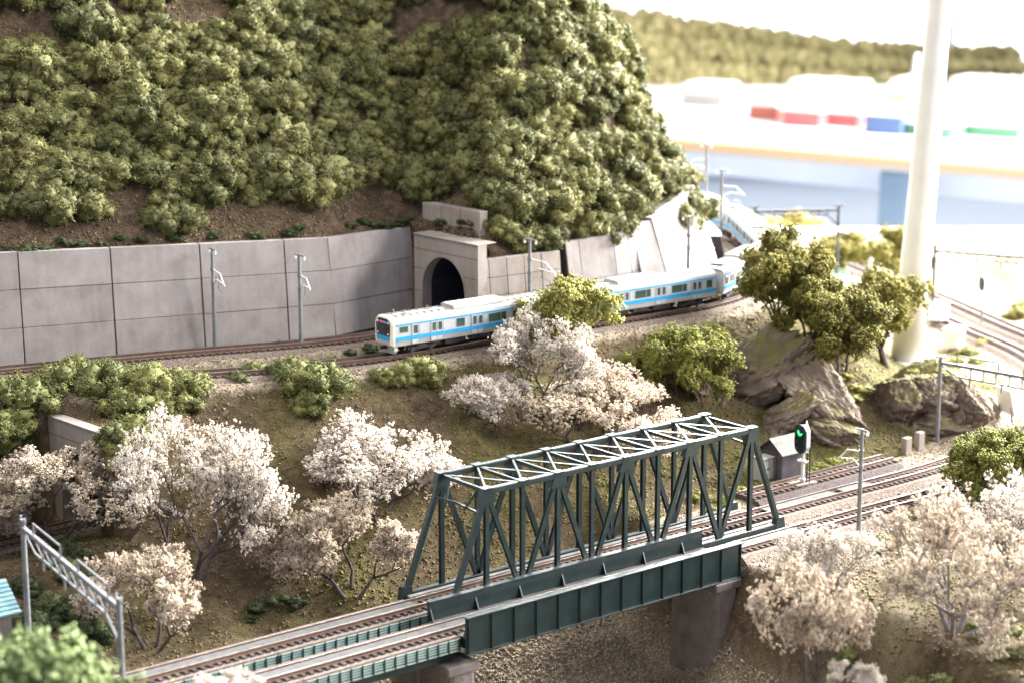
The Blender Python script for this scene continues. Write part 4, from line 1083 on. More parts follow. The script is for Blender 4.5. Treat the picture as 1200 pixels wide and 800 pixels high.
def skeleton(rng, h, spread, stems=3, levels=4, up=0.55, trunk=0.22, curve=0.25, kids=(2, 4), tl=0.27):
    """returns list of polylines (pts, radii) and tip points"""
    br = []; tips = []
    def grow(p, d, l, r_, lev):
        n = 4; pts = [p.copy()]; rad = [r_]
        for k in range(n):
            d = (d + Vector(rng.normal(0, curve, 3)) * 0.5 + Vector((0, 0, 0.04))).normalized(); p = p + d * (l / n); pts.append(p.copy()); rad.append(r_ * (1 - 0.45 * (k + 1) / n))
            if lev >= 2 and k >= 1 or lev == 1 and k == 3: tips.append((p.copy(), lev))
        br.append((pts, rad, lev))
        if lev >= levels: tips.append((p.copy(), lev)); return
        m = int(rng.integers(kids[0], kids[1] + 1))
        for k in range(m):
            a = rng.uniform(0, 2 * math.pi); s_ = rng.uniform(0.45, 0.95)
            x = d.orthogonal().normalized(); y = d.cross(x); nd = (d * math.cos(s_) + (x * math.cos(a) + y * math.sin(a)) * math.sin(s_)); nd.z = nd.z * 0.8 + up * 0.25; nd.normalize()
            grow(pts[-1] if k < 2 else pts[-2], nd, l * rng.uniform(0.62, 0.88), r_ * 0.55, lev + 1)
    for k in range(stems):
        a = 2 * math.pi * (k + rng.uniform(-0.2, 0.2)) / stems; s_ = spread * rng.uniform(0.6, 1.1) if stems > 1 else 0.12
        d = Vector((math.cos(a) * s_, math.sin(a) * s_, 1)).normalized()
        grow(Vector((math.cos(a) * trunk * 0.5 * (stems > 1), math.sin(a) * trunk * 0.5 * (stems > 1), -0.3)), d, h * tl, trunk * (1 if stems < 2 else 0.75), 0)
    return br, tips

def tree_meshes(name, seed, h, spread, stems, rad, n_per, size, flat=0.75, levels=4, trunk=0.2, droop=0.0, shape='oct', twigs=True, tl=0.27, up=0.55, kids=(2, 3), keep=1.0, knob=0.16):
    """trunk-with-branches mesh and crown mesh of a bushy model tree of height about h"""
    rng = np.random.default_rng(seed)
    br, tips = skeleton(rng, h, spread, stems, levels, up, trunk, kids=kids, tl=tl)
    zmax = max(p.z for p, l in tips); k = h / (zmax + 0.3)
    mb = MB()
    for pts, rads, lev in br:
        mb.tube([p * k for p in pts], [max(0.022, r_) for r_ in rads], 7 if lev < 2 else 4, cap=False)
    tp = np.array([p * k for p, l in tips]); 
    if keep < 1: tp = tp[rng.random(len(tp)) < keep]
    # knobs round the tips, each knob covered by fine chips
    n_k = max(3, n_per // 9)
    kc = np.repeat(tp, n_k, 0); d = rng.normal(size=kc.shape); d /= np.linalg.norm(d, axis=1)[:, None]
    kc = kc + d * (rad * rng.uniform(0.15, 1.0, len(kc)) ** 0.6)[:, None] * np.array([1, 1, flat]); kc[:, 2] = np.maximum(kc[:, 2] - droop, 0.3)
    kr = rng.uniform(0.5, 1.25, len(kc)) * knob
    P = np.repeat(kc, 9, 0); d = rng.normal(size=P.shape); d /= np.linalg.norm(d, axis=1)[:, None]
    P = P + d * (np.repeat(kr, 9) * rng.uniform(0.5, 1.05, len(P)))[:, None]
    if twigs:
        for c in kc[:: max(1, len(kc) // 1100)]:
            j = np.argmin(((tp - c) ** 2).sum(1)); mb.tube([tp[j], (tp[j] + c) / 2 + rng.normal(0, 0.05, 3), c], [0.025, 0.018, 0.012], 3, cap=False)
    v, f = bits(P, rng.uniform(0.45, 1.3, len(P)) * size, rng, shape, 0.5)
    return mb.mesh(name + '_trunk'), fast_mesh(name + '_crown', v, f)

def foliage_mat(name, dark, mid, light, scale=1.2, rand=0.3, fine=0.5, rough=0.75, sheen=0.0):
    return mat(name, [(0.25, dark), (0.5, mid), (0.78, light)], scale, rough, rand=rand, fine=fine, spec=0.25, detail=5, sheen=sheen)
M_HILLG = foliage_mat('olive_foam', (0.060, 0.064, 0.024), (0.122, 0.123, 0.044), (0.22, 0.205, 0.078))
M_BANKG = foliage_mat('bank_foam', (0.055, 0.066, 0.022), (0.118, 0.126, 0.040), (0.23, 0.22, 0.075))
M_DARKG = foliage_mat('dark_green_foam', (0.024, 0.034, 0.014), (0.05, 0.066, 0.026), (0.09, 0.105, 0.042))
M_LIMEG = foliage_mat('lime_foliage', (0.10, 0.112, 0.026), (0.205, 0.21, 0.05), (0.37, 0.345, 0.10))
M_OLIVE = foliage_mat('yellow_olive_foliage', (0.085, 0.080, 0.018), (0.18, 0.165, 0.036), (0.32, 0.27, 0.07))
M_FRESH = foliage_mat('fresh_green_foliage', (0.11, 0.15, 0.06), (0.20, 0.255, 0.10), (0.32, 0.37, 0.16))
M_YELL = foliage_mat('yellow_bush', (0.20, 0.17, 0.04), (0.36, 0.30, 0.08), (0.55, 0.47, 0.17))
M_BLOS = foliage_mat('pale_pink_blossom', (0.38, 0.30, 0.225), (0.64, 0.53, 0.415), (0.84, 0.73, 0.59), 1.2, 0.12, 0.6)
M_BLOSW = foliage_mat('white_blossom', (0.42, 0.355, 0.29), (0.69, 0.615, 0.53), (0.86, 0.80, 0.72), 1.2, 0.1, 0.6)
M_BARK = mat('dark_grey_bark', two((0.045, 0.036, 0.036), (0.12, 0.10, 0.098)), 2.5, 0.9, bump=0.5)
M_BARKL = mat('frosted_grey_branch', two((0.13, 0.115, 0.115), (0.30, 0.275, 0.27)), 2.5, 0.9, bump=0.5)

# ------------------------------------------------------------------ hill bushes
CLUMPS = [clump_mesh('foam_clump', 100 + k, lobes=24 + k % 5, flat=0.75 + 0.12 * (k % 3)) for k in range(9)]
def dress(o, m):
    """material on the object, so that alike pieces share one mesh"""
    if len(o.data.materials) == 0: o.data.materials.append(None)
    o.material_slots[0].link = 'OBJECT'; o.material_slots[0].material = m; return o
def bush(name, label, cat, p, r_, m, k, group=None, sq=1.0, rz=None, sink=0.25, rnd=random.Random(5)):
    o = bpy.data.objects.new(name, CLUMPS[k % len(CLUMPS)]); COL.objects.link(o); dress(o, m)
    o.location = (p[0], p[1], p[2] - sink * r_); o.rotation_euler = (rnd.uniform(-0.25, 0.25), rnd.uniform(-0.25, 0.25), rnd.uniform(0, 6.28) if rz is None else rz)
    o.scale = (r_, r_ * rnd.uniform(0.85, 1.15), r_ * sq)
    return tag(o, label, cat, group)
BARE = [[(-10, 8), (60, 0), (150, -10), (165, 10), (120, 30), (60, 44), (-10, 46)], [(165, 0), (270, -10), (285, 30), (275, 66), (262, 66), (255, 45), (200, 25), (170, 25)], [(90, 45), (140, 48), (132, 68), (96, 62)],
        [(440, 5), (520, -10), (610, -10), (608, 22), (540, 40), (500, 50), (450, 60)], [(138, 196), (182, 205), (180, 235), (150, 262), (134, 232)], [(262, 10), (290, 40), (288, 62), (262, 60)], [(300, 40), (352, 45), (348, 64), (300, 62)], [(745, 222), (782, 215), (788, 250), (760, 262)], [(455, 218), (560, 225), (566, 300), (455, 300)]]
LOWX = [-40, 0, 52, 60, 84, 130, 145, 160, 172, 180, 200, 228, 244, 252, 290, 300, 365, 375, 385, 440, 500, 540, 556, 575, 640, 700, 760, 800, 850]
LOWY = [250, 246, 248, 232, 254, 250, 205, 205, 215, 262, 262, 258, 255, 208, 215, 240, 238, 228, 205, 226, 218, 226, 240, 285, 282, 276, 262, 268, 292]
def in_poly(x, y, poly): return bool(inside(np.array([x], float), np.array([y], float), poly)[0])
rng = random.Random(11)
cand = []
for _ in range(9000):
    x = rng.uniform(-45, 880); y = rng.uniform(-45, 300)
    if y > np.interp(x, LOWX, LOWY): continue
    if any(in_poly(x, y, b_) for b_ in BARE): continue
    cand.append((x, y))
P3, ok = hits(cand)
chosen = []
HILL_LABEL = ('olive green foam bush on the hillside left of the tunnel, above the long wall', 'sunlit foam bush on the hillside right of the tunnel, above the train')
for (x, y), p, k in zip(cand, P3, ok):
    if not k or p.z < 10.5 or not in_poly(p.x, p.y, HILL): continue
    if any((p - q).length < 1.42 for q, r_ in chosen): continue
    chosen.append((p, rng.uniform(1.35, 2.25)))
    if len(chosen) >= 298: break
for i, (p, r_) in enumerate(chosen):
    bush('hill_bush', HILL_LABEL[p.x > -3.5], 'bush', p, r_, M_HILLG, i, ('bushes covering the hillside left of the tunnel', 'bushes covering the hillside right of the tunnel')[p.x > -3.5], rng.uniform(0.85, 1.15), sink=0.3)

# ivy along the top of the long wall
iv = [(x, float(np.interp(x, [0, 120, 320, 478], [298, 289, 279, 266])) - rng.uniform(0, 9)) for x in [8, 30, 52, 75, 96, 118, 140, 165, 205, 250, 300, 338, 346, 410, 425, 440, 452, 468, 482, 520, 545, 556]]
P3, ok = hits(iv)
for i, p in enumerate(P3):
    bush('creeper_clump', 'low dark green creeper along the top edge of the long concrete wall', 'creeper', p + Vector((0, 0, 0.1)), rng.uniform(0.5, 0.85), M_DARKG, i, 'creepers along the wall top', 0.6)

# ------------------------------------------------------------------ bushes on the banks
def cluster(name, label, spec, m, cat='bush', sq=0.95, sink=0.3):
    """one spreading shrub made of several foam clumps; spec = [(px, py, r)] feet read off the photograph"""
    P3, ok = hits([(a, b_) for a, b_, c in spec])
    base = P3[0]; t = thing(name, label, cat, base)
    for i, (p, (a, b_, r_)) in enumerate(zip(P3, spec)):
        o = bpy.data.objects.new('foliage', CLUMPS[(i * 5 + int(a)) % len(CLUMPS)]); COL.objects.link(o); o.parent = t; dress(o, m)
        o.location = p - base - Vector((0, 0, sink * r_)); o.rotation_euler = (0, 0, (a * 1.7 + b_) % 6.28); o.scale = (r_, r_, r_ * sq)
    return t
cluster('spreading_shrub', 'large dark green shrub mass over the lower left tunnel portal', [(105, 455, 2.2), (60, 455, 2.0), (20, 462, 2.0), (-10, 470, 1.9), (140, 450, 2.1), (175, 456, 2.0), (208, 454, 1.7), (230, 452, 1.2), (90, 440, 1.8), (40, 468, 1.8), (155, 480, 2.0), (190, 482, 1.7), (160, 508, 1.6), (5, 495, 1.9), (120, 442, 1.6), (150, 532, 1.6), (138, 515, 1.3), (10, 520, 1.6), (215, 475, 1.3), (15, 545, 1.2)], M_BANKG)
cluster('spreading_shrub', 'rounded green shrub on the bank below the second upper mast', [(355, 450, 2.0), (328, 440, 1.5), (388, 448, 1.7), (362, 474, 1.4), (300, 440, 1.1), (278, 446, 0.9), (345, 434, 1.4), (262, 440, 0.7)], M_BANKG)
cluster('low_shrub', 'low green shrub on the bank in front of the train cab', [(470, 442, 1.3), (495, 438, 1.5), (448, 444, 1.0), (508, 445, 1.0)], M_BANKG)
cluster('low_shrub', 'little green shrub between the tracks left of the train cab', [(434, 412, 0.7), (410, 414, 0.45)], M_DARKG)
cluster('low_shrub', 'small bright green shrub on the slope behind the lower left gantry', [(82, 668, 1.1), (70, 660, 0.8), (100, 672, 0.7)], M_BANKG)
cluster('dark_shrub', 'dark green shrub filling the ground under the lower left gantry', [(95, 720, 1.5), (60, 715, 1.3), (115, 745, 1.5), (40, 735, 1.4), (85, 760, 1.3), (20, 730, 1.2), (128, 720, 1.0), (30, 690, 1.0)], M_DARKG)
cluster('low_shrub', 'low dark shrub patch above the far approach track', [(300, 708, 0.8), (320, 700, 0.9), (345, 705, 0.8), (290, 722, 0.6)], M_DARKG, sq=0.6)
cluster('low_shrub', 'small shrub at the foot of the leftmost blossom tree', [(90, 650, 0.9), (75, 640, 0.7)], M_DARKG)
cluster('low_shrub', 'green shrub between the near track and the right hand blossom trees', [(1035, 640, 1.1), (1060, 632, 1.0), (1020, 650, 0.7), (1072, 606, 0.8), (1058, 612, 0.6)], M_BANKG)
cluster('low_shrub', 'green shrub patch at the foot of the many stemmed blossom tree', [(1160, 748, 1.0), (1185, 742, 1.1), (1140, 735, 0.7), (1195, 765, 0.9), (1170, 770, 0.7)], M_BANKG, sq=0.7)
cluster('low_shrub', 'dark green shrub at the bottom right edge of the mound', [(1110, 795, 0.9), (1080, 800, 0.9), (1050, 806, 0.8)], M_BANKG, sq=0.6)
cluster('low_shrub', 'small green shrub between the two bottom right blossom trees', [(1000, 765, 0.8), (985, 775, 0.9), (1008, 735, 0.6)], M_BANKG, sq=0.7)
cluster('grass_tussock', 'yellow green grass below the hut, seen through the truss', [(850, 590, 0.8), (835, 600, 0.7), (865, 575, 0.6), (820, 585, 0.8)], M_LIMEG, 'grass', sq=0.8)
cluster('grass_tussock', 'bright yellow green tussock between the hut and the siding', [(963, 545, 0.6), (975, 540, 0.5), (955, 550, 0.4)], M_LIMEG, 'grass', sq=0.7)
cluster('moss_patch', 'olive moss on the face and top of the big slanting rock', [(900, 395, 0.9), (880, 410, 0.8), (925, 392, 0.8), (945, 398, 0.8), (962, 410, 0.8), (860, 425, 0.9), (985, 440, 0.9), (1000, 452, 0.8), (845, 440, 0.8)], M_OLIVE, 'moss', sq=0.6)
cluster('green_mat', 'green moss mat on top of the right hand rock', [(1030, 452, 0.9), (1050, 446, 0.8), (1012, 455, 0.8), (1075, 435, 0.7), (1100, 432, 0.6), (1000, 465, 0.7)], M_LIMEG, 'moss', sq=0.55)
cluster('low_shrub', 'washed out green shrub on the pale ground right of the white column', [(1135, 415, 0.9), (1155, 405, 0.9), (1120, 425, 0.7), (1145, 425, 0.8)], M_LIMEG)
cluster('low_shrub', 'olive bush by the far right tracks', [(1192, 372, 1.3), (1205, 365, 1.4)], M_OLIVE)
cluster('yellow_bush', 'overexposed yellow bush beside the far curve', [(905, 268, 1.3), (925, 264, 1.5), (945, 266, 1.4), (960, 268, 1.2), (890, 275, 1.0), (935, 258, 1.3)], M_YELL, sq=1.2)
cluster('low_shrub', 'sunlit shrub strip along the embankment edge under the second car', [(735, 425, 1.1), (760, 415, 0.9), (845, 395, 0.7), (830, 385, 0.6)], M_LIMEG)

# ------------------------------------------------------------------ trees
def tree(name, label, cat, base, meshes, bark, leaf, group=None, rz=0.0, s=1.0, sz=None):
    t = thing(name, label, cat, base, rz, group); t.scale = (s, s, sz or s)
    for nm, me, m in (('trunk', meshes[0], bark), ('crown', meshes[1], leaf)):
        dress(mk(nm, me, None, t), m)
    return t
TB = [tree_meshes('blossom_a', 1, 8.0, 0.75, 3, 0.42, 36, 0.035, levels=5, trunk=0.24, knob=0.10, shape='tet', keep=0.75),
      tree_meshes('blossom_b', 2, 6.0, 1.0, 3, 0.36, 36, 0.034, levels=5, trunk=0.2, knob=0.095, shape='tet', keep=0.8),
      tree_meshes('blossom_c', 3, 5.0, 1.25, 4, 0.4, 36, 0.033, levels=4, trunk=0.17, knob=0.10, kids=(2, 4), shape='tet'),
      tree_meshes('blossom_e', 9, 7.0, 0.42, 3, 0.42, 36, 0.036, levels=4, trunk=0.2, knob=0.10, kids=(2, 4), shape='tet', up=1.0),
      tree_meshes('blossom_d', 6, 6.0, 0.95, 5, 0.4, 36, 0.036, levels=4, trunk=0.22, knob=0.10, keep=0.45, kids=(2, 4), shape='tet', tl=0.4)]
TG = [tree_meshes('leafy_a', 21, 6.0, 0.5, 1, 0.62, 63, 0.06, levels=4, trunk=0.24, knob=0.17, twigs=False, shape='tet', kids=(3, 4)),
      tree_meshes('leafy_b', 22, 5.0, 0.9, 3, 0.6, 63, 0.06, levels=4, trunk=0.17, knob=0.17, twigs=False, shape='tet', kids=(2, 3)),
      tree_meshes('leafy_c', 23, 7.5, 0.35, 2, 0.6, 63, 0.06, levels=4, trunk=0.2, knob=0.16, twigs=False, shape='tet', kids=(2, 4), up=1.2),
      tree_meshes('leafy_d', 24, 4.6, 1.15, 6, 0.6, 54, 0.06, levels=3, trunk=0.15, knob=0.17, twigs=False, shape='tet', kids=(3, 4), tl=0.3)]
BG = 'pale blossom trees'
def T_at(x, y, dz=0.0):
    (p,), _ = hits([(x, y)]); return p + Vector((0, 0, dz - 0.1))
def on(px, py, z): return at(px, py, z)
tree('blossom_tree', 'pale pink blossom tree in front of the lower left tunnel portal', 'tree', T_at(64, 634), TB[1], M_BARK, M_BLOS, BG, 0.4, 1.12, 1.0)
tree('blossom_tree', 'half cropped pink blossom tree at the left edge of the picture', 'tree', T_at(-22, 636), TB[2], M_BARKL, M_BLOS, BG, 2.0, 1.0)
tree('blossom_tree', 'tallest pale blossom tree, left of centre on the slope', 'tree', T_at(226, 690), TB[0], M_BARK, M_BLOSW, BG, 2.9, 0.95, 1.25)
tree('blossom_tree', 'pink white blossom tree low on the left, just above the far approach track', 'tree', T_at(178, 762), TB[1], M_BARK, M_BLOS, BG, 3.3, 0.92)
tree('blossom_tree', 'grey white blossom tree on the mid slope left of the truss', 'tree', T_at(440, 602), TB[2], M_BARK, M_BLOSW, BG, 5.1, 1.3, 1.2)
tree('blossom_tree', 'cream blossom tree beside the left end of the truss bridge', 'tree', T_at(412, 700), TB[1], M_BARK, M_BLOS, BG, 4.0, 0.93, 0.98)
tree('blossom_tree', 'white blossom tree standing in front of the first train car', 'tree', T_at(632, 486), TB[0], M_BARK, M_BLOSW, BG, 2.6, 0.70, 0.84)
tree('blossom_tree', 'low wide blossom tree on the bank below the first train car', 'tree', T_at(572, 492), TB[2], M_BARK, M_BLOSW, BG, 0.9, 0.72, 0.7)
tree('blossom_tree', 'wide beige blossom tree right above the truss', 'tree', T_at(690, 524), TB[2], M_BARK, M_BLOS, BG, 3.9, 1.35, 1.05)
tree('blossom_tree', 'peach blossom tree at the bottom, hiding the foot of the right pier', 'tree', at(950, 838, -1.6), TB[3], M_BARK, M_BLOS, BG, 4.6, 0.78, 1.1)
tree('blossom_tree', 'white blossom tree between the near track and the bottom right mound', 'tree', at(968, 735, -0.8), TB[3], M_BARKL, M_BLOSW, BG, 1.9, 0.78, 0.8)
tree('blossom_tree', 'many stemmed blossom tree on the mound at the lower right', 'tree', T_at(1120, 742), TB[4], M_BARKL, M_BLOS, BG, 0.3, 0.95, 1.25)
tree('blossom_tree', 'white blossom tree at the right edge below the lime green tree', 'tree', T_at(1190, 680), TB[4], M_BARKL, M_BLOSW, BG, 2.5, 0.95, 1.05)
tree('blossom_sapling', 'small blurred white blossom sprig at the bottom edge left of centre', 'sapling', at(262, 842, 0.0), TB[2], M_BARK, M_BLOSW, BG, 1.0, 0.5)
tree('blossom_sapling', 'small white blossom sprig at the bottom edge right of the pier', 'sapling', at(1000, 820, -0.2), TB[2], M_BARKL, M_BLOSW, BG, 2.2, 0.42)
GG = 'green and olive trees'
tree('leafy_tree', 'lime green tree in front of the gap between first and second car', 'tree', T_at(690, 448), TG[0], M_BARK, M_LIMEG, GG, 3.5, 1.12, 1.2)
tree('leafy_tree', 'spreading lime green tree in front of the second train car', 'tree', T_at(795, 458), TG[3], M_BARK, M_LIMEG, GG, 2.2, 0.92, 1.0)
tree('leafy_tree', 'tall narrow olive tree to the right of the train', 'tree', T_at(908, 408), TG[2], M_BARK, M_OLIVE, GG, 1.3, 1.05, 1.18)
tree('leafy_tree', 'olive tree with leaning bare trunk above the big rock', 'tree', T_at(985, 440), TG[1], M_BARK, M_OLIVE, GG, 0.2, 1.18, 1.3)
tree('leafy_tree', 'dark olive tree right in front of the white column', 'tree', T_at(1040, 430), TG[0], M_BARK, M_OLIVE, GG, 4.1, 1.35, 1.3)
tree('leafy_tree', 'small olive tree half hidden behind the leaning one', 'tree', T_at(948, 405), TG[1], M_BARK, M_OLIVE, GG, 3.0, 1.0, 1.1)
tree('leafy_tree', 'yellowish blurred tree left of the white column, farther back', 'tree', at(1012, 340, 0.5), TG[1], M_BARK, M_OLIVE, GG, 5.0, 1.3, 1.15)
tree('leafy_tree', 'bright lime tree at the right edge above the white blossoms', 'tree', at(1168, 582, -0.5), TG[3], M_BARK, M_LIMEG, GG, 0.9, 0.95, 1.0)
tree('foreground_tree', 'blurred fresh green treetop in the bottom left corner', 'tree', (-18.2, 71.0, -0.6), TG[0], M_BARK, M_FRESH, GG, 1.0, 1.7, 1.83)

# ------------------------------------------------------------------ rocks
M_ROCK = mat('grey_brown_rock', [(0.22, (0.045, 0.034, 0.028)), (0.42, (0.098, 0.074, 0.060)), (0.58, (0.165, 0.128, 0.105)), (0.8, (0.27, 0.22, 0.185))], 0.9, 0.93, bump=0.9, bscale=6, rand=0.15, fine=0.4, detail=8)
def add_moss(m):
    """moss and turf settle on the ledges of the rock"""
    nt = m.node_tree; N = nt.nodes; L = nt.links; b_ = N['Principled BSDF']; src = b_.inputs['Base Color'].links[0].from_socket
    ge = N.new('ShaderNodeNewGeometry'); sp = N.new('ShaderNodeSeparateXYZ'); L.new(ge.outputs['Normal'], sp.inputs[0])
    tc = N.new('ShaderNodeTexCoord'); nz = N.new('ShaderNodeTexNoise'); nz.inputs['Scale'].default_value = 1.3; nz.inputs['Detail'].default_value = 6; L.new(tc.outputs['Object'], nz.inputs['Vector'])
    ad = N.new('ShaderNodeMath'); ad.operation = 'MULTIPLY_ADD'; ad.inputs[1].default_value = 1.3; L.new(nz.outputs['Fac'], ad.inputs[0]); L.new(sp.outputs['Z'], ad.inputs[2])
    mr = N.new('ShaderNodeMapRange'); mr.inputs['From Min'].default_value = 1.26; mr.inputs['From Max'].default_value = 1.5; L.new(ad.outputs[0], mr.inputs['Value'])
    rp = N.new('ShaderNodeValToRGB'); rp.color_ramp.elements[0].color = (0.05, 0.045, 0.016, 1); rp.color_ramp.elements[1].color = (0.16, 0.135, 0.045, 1); L.new(nz.outputs['Fac'], rp.inputs['Fac'])
    mx = N.new('ShaderNodeMix'); mx.data_type = 'RGBA'; L.new(mr.outputs[0], mx.inputs['Factor']); L.new(src, mx.inputs['A']); L.new(rp.outputs['Color'], mx.inputs['B']); L.new(mx.outputs['Result'], b_.inputs['Base Color'])
add_moss(M_ROCK)
def rock_mesh(name, seed, strata=(0.3, 0.1, 1.0)):
    """craggy boulder: chopped flat, split into slabs by a stretched cell pattern, fine ridges on top"""
    iv, if_ = ico(6); rg = np.random.default_rng(seed); out = iv.copy(); sv = np.array(strata, float); sv /= np.linalg.norm(sv)
    for k in range(20):
        n_ = rg.normal(size=3); n_ /= np.linalg.norm(n_); d = rg.uniform(0.58, 0.9); h = out @ n_ - d; out = out - np.where(h > 0, h, 0)[:, None] * n_ * 0.95
    f1 = fbm(out[::1], 1.6, seed, 3)
    q = out + 0.05 * f1[:, None]; q = q + np.outer(q @ sv, sv) * 1.6              # cells thin along the bedding
    S = rg.uniform(-1.3, 1.3, (55, 3)); S = S + np.outer(S @ sv, sv) * 1.6
    D = ((q[:, None, :] - S[None]) ** 2).sum(-1); idx = np.argpartition(D, 1, axis=1)[:, :2]; dd = np.sqrt(np.take_along_axis(D, idx, 1)); dd.sort(axis=1)
    cell = np.argmin(D, 1); step = rg.uniform(-0.15, 0.15, 55)[cell]; crack = np.clip((dd[:, 1] - dd[:, 0]) / 0.035, 0, 1)
    f2 = fbm(out, 5.0, seed + 3, 5); f3 = fbm(out, 14.0, seed + 5, 3)
    out = out * (1 + 0.03 * f1 + step * crack - 0.09 * (1 - crack) + 0.08 * f2 + 0.06 * f3)[:, None]
    return fast_mesh(name, out, if_)
ROCKS = [rock_mesh('boulder', 40 + k, st) for k, st in enumerate([(0.55, 0.1, 0.8), (0.3, 0.2, 1), (0.1, 0.3, 1), (0.7, 0, 0.6)])]
for me in ROCKS: me.materials.append(M_ROCK)
def outcrop(label, loc, spec, name='rock_outcrop'):
    t = thing(name, label, 'rock', loc)
    for k, dx, dy, dz, sx, sy, sz, rx, ry, rz in spec:
        o = bpy.data.objects.new('boulder', ROCKS[k]); COL.objects.link(o); o.parent = t; o.location = (dx, dy, dz); o.scale = (sx, sy, sz); o.rotation_euler = (R(rx), R(ry), R(rz))
    return t
c = at(912, 540, -0.4)
outcrop('big slanting brown rock outcrop behind the hut and signal', (c.x, c.y + 4.6, -0.4), [
    (0, -0.9, 1.0, 4.0, 5.6, 3.0, 2.4, 8, -36, 8), (1, -4.0, -0.3, 2.2, 3.6, 2.6, 2.7, 0, -25, 20), (3, 3.0, 0.6, 2.8, 4.6, 2.9, 2.5, 5, 42, -8), (2, 0.4, -1.6, 1.9, 3.2, 1.6, 1.4, -10, -30, 10), (1, 3.8, -1.8, 0.9, 2.9, 1.9, 1.9, 0, 22, -25), (3, -0.6, 2.2, 4.7, 3.2, 2.0, 1.9, 0, -30, 0)])
c = at(1095, 528, -0.4)
outcrop('dark blocky rock outcrop with a mossy top at the right', (c.x, c.y + 4.4, -0.4), [
    (2, -2.4, 0.2, 1.8, 2.7, 2.4, 2.4, 0, -18, 0), (1, 0.6, 0.6, 2.1, 2.6, 2.2, 2.6, 6, 4, 40), (3, 2.9, 0.0, 1.6, 2.0, 2.0, 2.3, 0, 12, 70), (2, 0.2, -0.6, 0.7, 3.2, 1.7, 1.4, 0, 0, 10), (0, 1.8, 1.0, 3.2, 1.8, 1.6, 1.1, 0, 14, 0)])
c = at(815, 492, 2.0)
outcrop('single grey boulder beneath the spreading lime tree', (c.x, c.y + 1.0, H(c.x, c.y + 1)), [(1, 0, 0, 0.6, 1.6, 1.3, 1.2, 0, 10, 30)], 'boulder_rock')
c = at(1018, 515, -0.3)
outcrop('rounded brown rock between the big outcrop and the right hand one', (c.x, c.y + 2.0, -0.4), [(2, 0, 0, 0.7, 1.6, 1.4, 1.7, 0, 0, 50), (1, -1.2, 1.6, 1.3, 1.8, 1.6, 1.9, 0, 20, 0)])

# ------------------------------------------------------------------ ground scatter (nobody could count it)
nr = np.random.default_rng(77)
def scatter(n, box, cond, size, m, name, label, shape='tet', dz=0.02):
    X = nr.uniform(box[0], box[1], n); Y = nr.uniform(box[2], box[3], n); Z, cov, g = look(G_Z, X, Y), look(G_C, X, Y), look(G_G, X, Y); k = cond(X, Y, Z, cov, g)
    P = np.stack([X, Y, Z + dz], 1)[k]; v, f = bits(P, nr.uniform(size[0], size[1], len(P)), nr, shape, 0.6)
    o = mk(name, fast_mesh(name, v, f), m); o['kind'] = 'stuff'; tag(o, label, 'ground cover'); return o
dTf = lambda X, Y: np.minimum(seg_dist(X, Y, T_SUB), seg_dist(X, Y, U_SUB))
dAf = lambda X, Y: np.minimum(seg_dist(X, Y, A_SUB), seg_dist(X, Y, B_SUB))
M_LITTER = foliage_mat('dry_turf_litter', (0.06, 0.042, 0.024), (0.14, 0.10, 0.055), (0.29, 0.215, 0.11), 1.5, 0, 0.5)
M_TURF = foliage_mat('green_turf_flock', (0.055, 0.062, 0.016), (0.12, 0.125, 0.03), (0.24, 0.215, 0.06), 1.2, 0, 0.5)
fov = lambda X, Y: np.abs(X) < 0.26 * Y + 3
scatter(70000, (-40, 40, 88, 150), lambda X, Y, Z, c, g: fov(X, Y) & (g < 0.4) & (dTf(X, Y) > 2.2) & (dAf(X, Y) > 2.0) & (c < 0.62), (0.03, 0.09), M_LITTER, 'leaf_litter', 'brown and ochre ground litter on the slopes')
scatter(80000, (-40, 46, 88, 165), lambda X, Y, Z, c, g: fov(X, Y) & (g < 0.4) & (dTf(X, Y) > 2.0) & (dAf(X, Y) > 2.0) & (c > 0.42), (0.03, 0.10), M_TURF, 'turf_flock', 'green turf flock on the slopes')
scatter(60000, (-8, 24, 96, 126), lambda X, Y, Z, c, g: (g > 0.35) & (Z < -3), (0.04, 0.13), mat('valley_gravel', [(0.3, (0.14, 0.11, 0.08)), (0.5, (0.32, 0.265, 0.195)), (0.7, (0.52, 0.45, 0.35))], 5, 0.95, detail=3), 'gravel', 'coarse brown gravel on the valley floor', 'tet')
M_BG = mat('ballast_stones', [(0.3, (0.12, 0.085, 0.07)), (0.5, (0.25, 0.19, 0.155)), (0.7, (0.42, 0.35, 0.30))], 8, 0.95, detail=3)
scatter(90000, (8, 46, 108, 175), lambda X, Y, Z, c, g: fov(X, Y) & (dAf(X, Y) < 3.3) & (dAf(X, Y) > 1.3) & (g > 0.9), (0.03, 0.065), M_BG, 'ballast_stones', 'brown ballast stones beside the bridge tracks', 'tet', 0.05)
scatter(60000, (-32, 20, 112, 150), lambda X, Y, Z, c, g: (dTf(X, Y) < 2.6) & (Z < 7.6) & (dTf(X, Y) > 1.2), (0.03, 0.06), M_BG, 'ballast_stones', 'brown ballast stones beside the upper tracks', 'tet', 0.03)
scatter(30000, (-36, 16, 122, 150), lambda X, Y, Z, c, g: (Z > 11.8) & (X < 14), (0.03, 0.10), M_LITTER, 'hillside_litter', 'dry brown litter on the bare hillside')
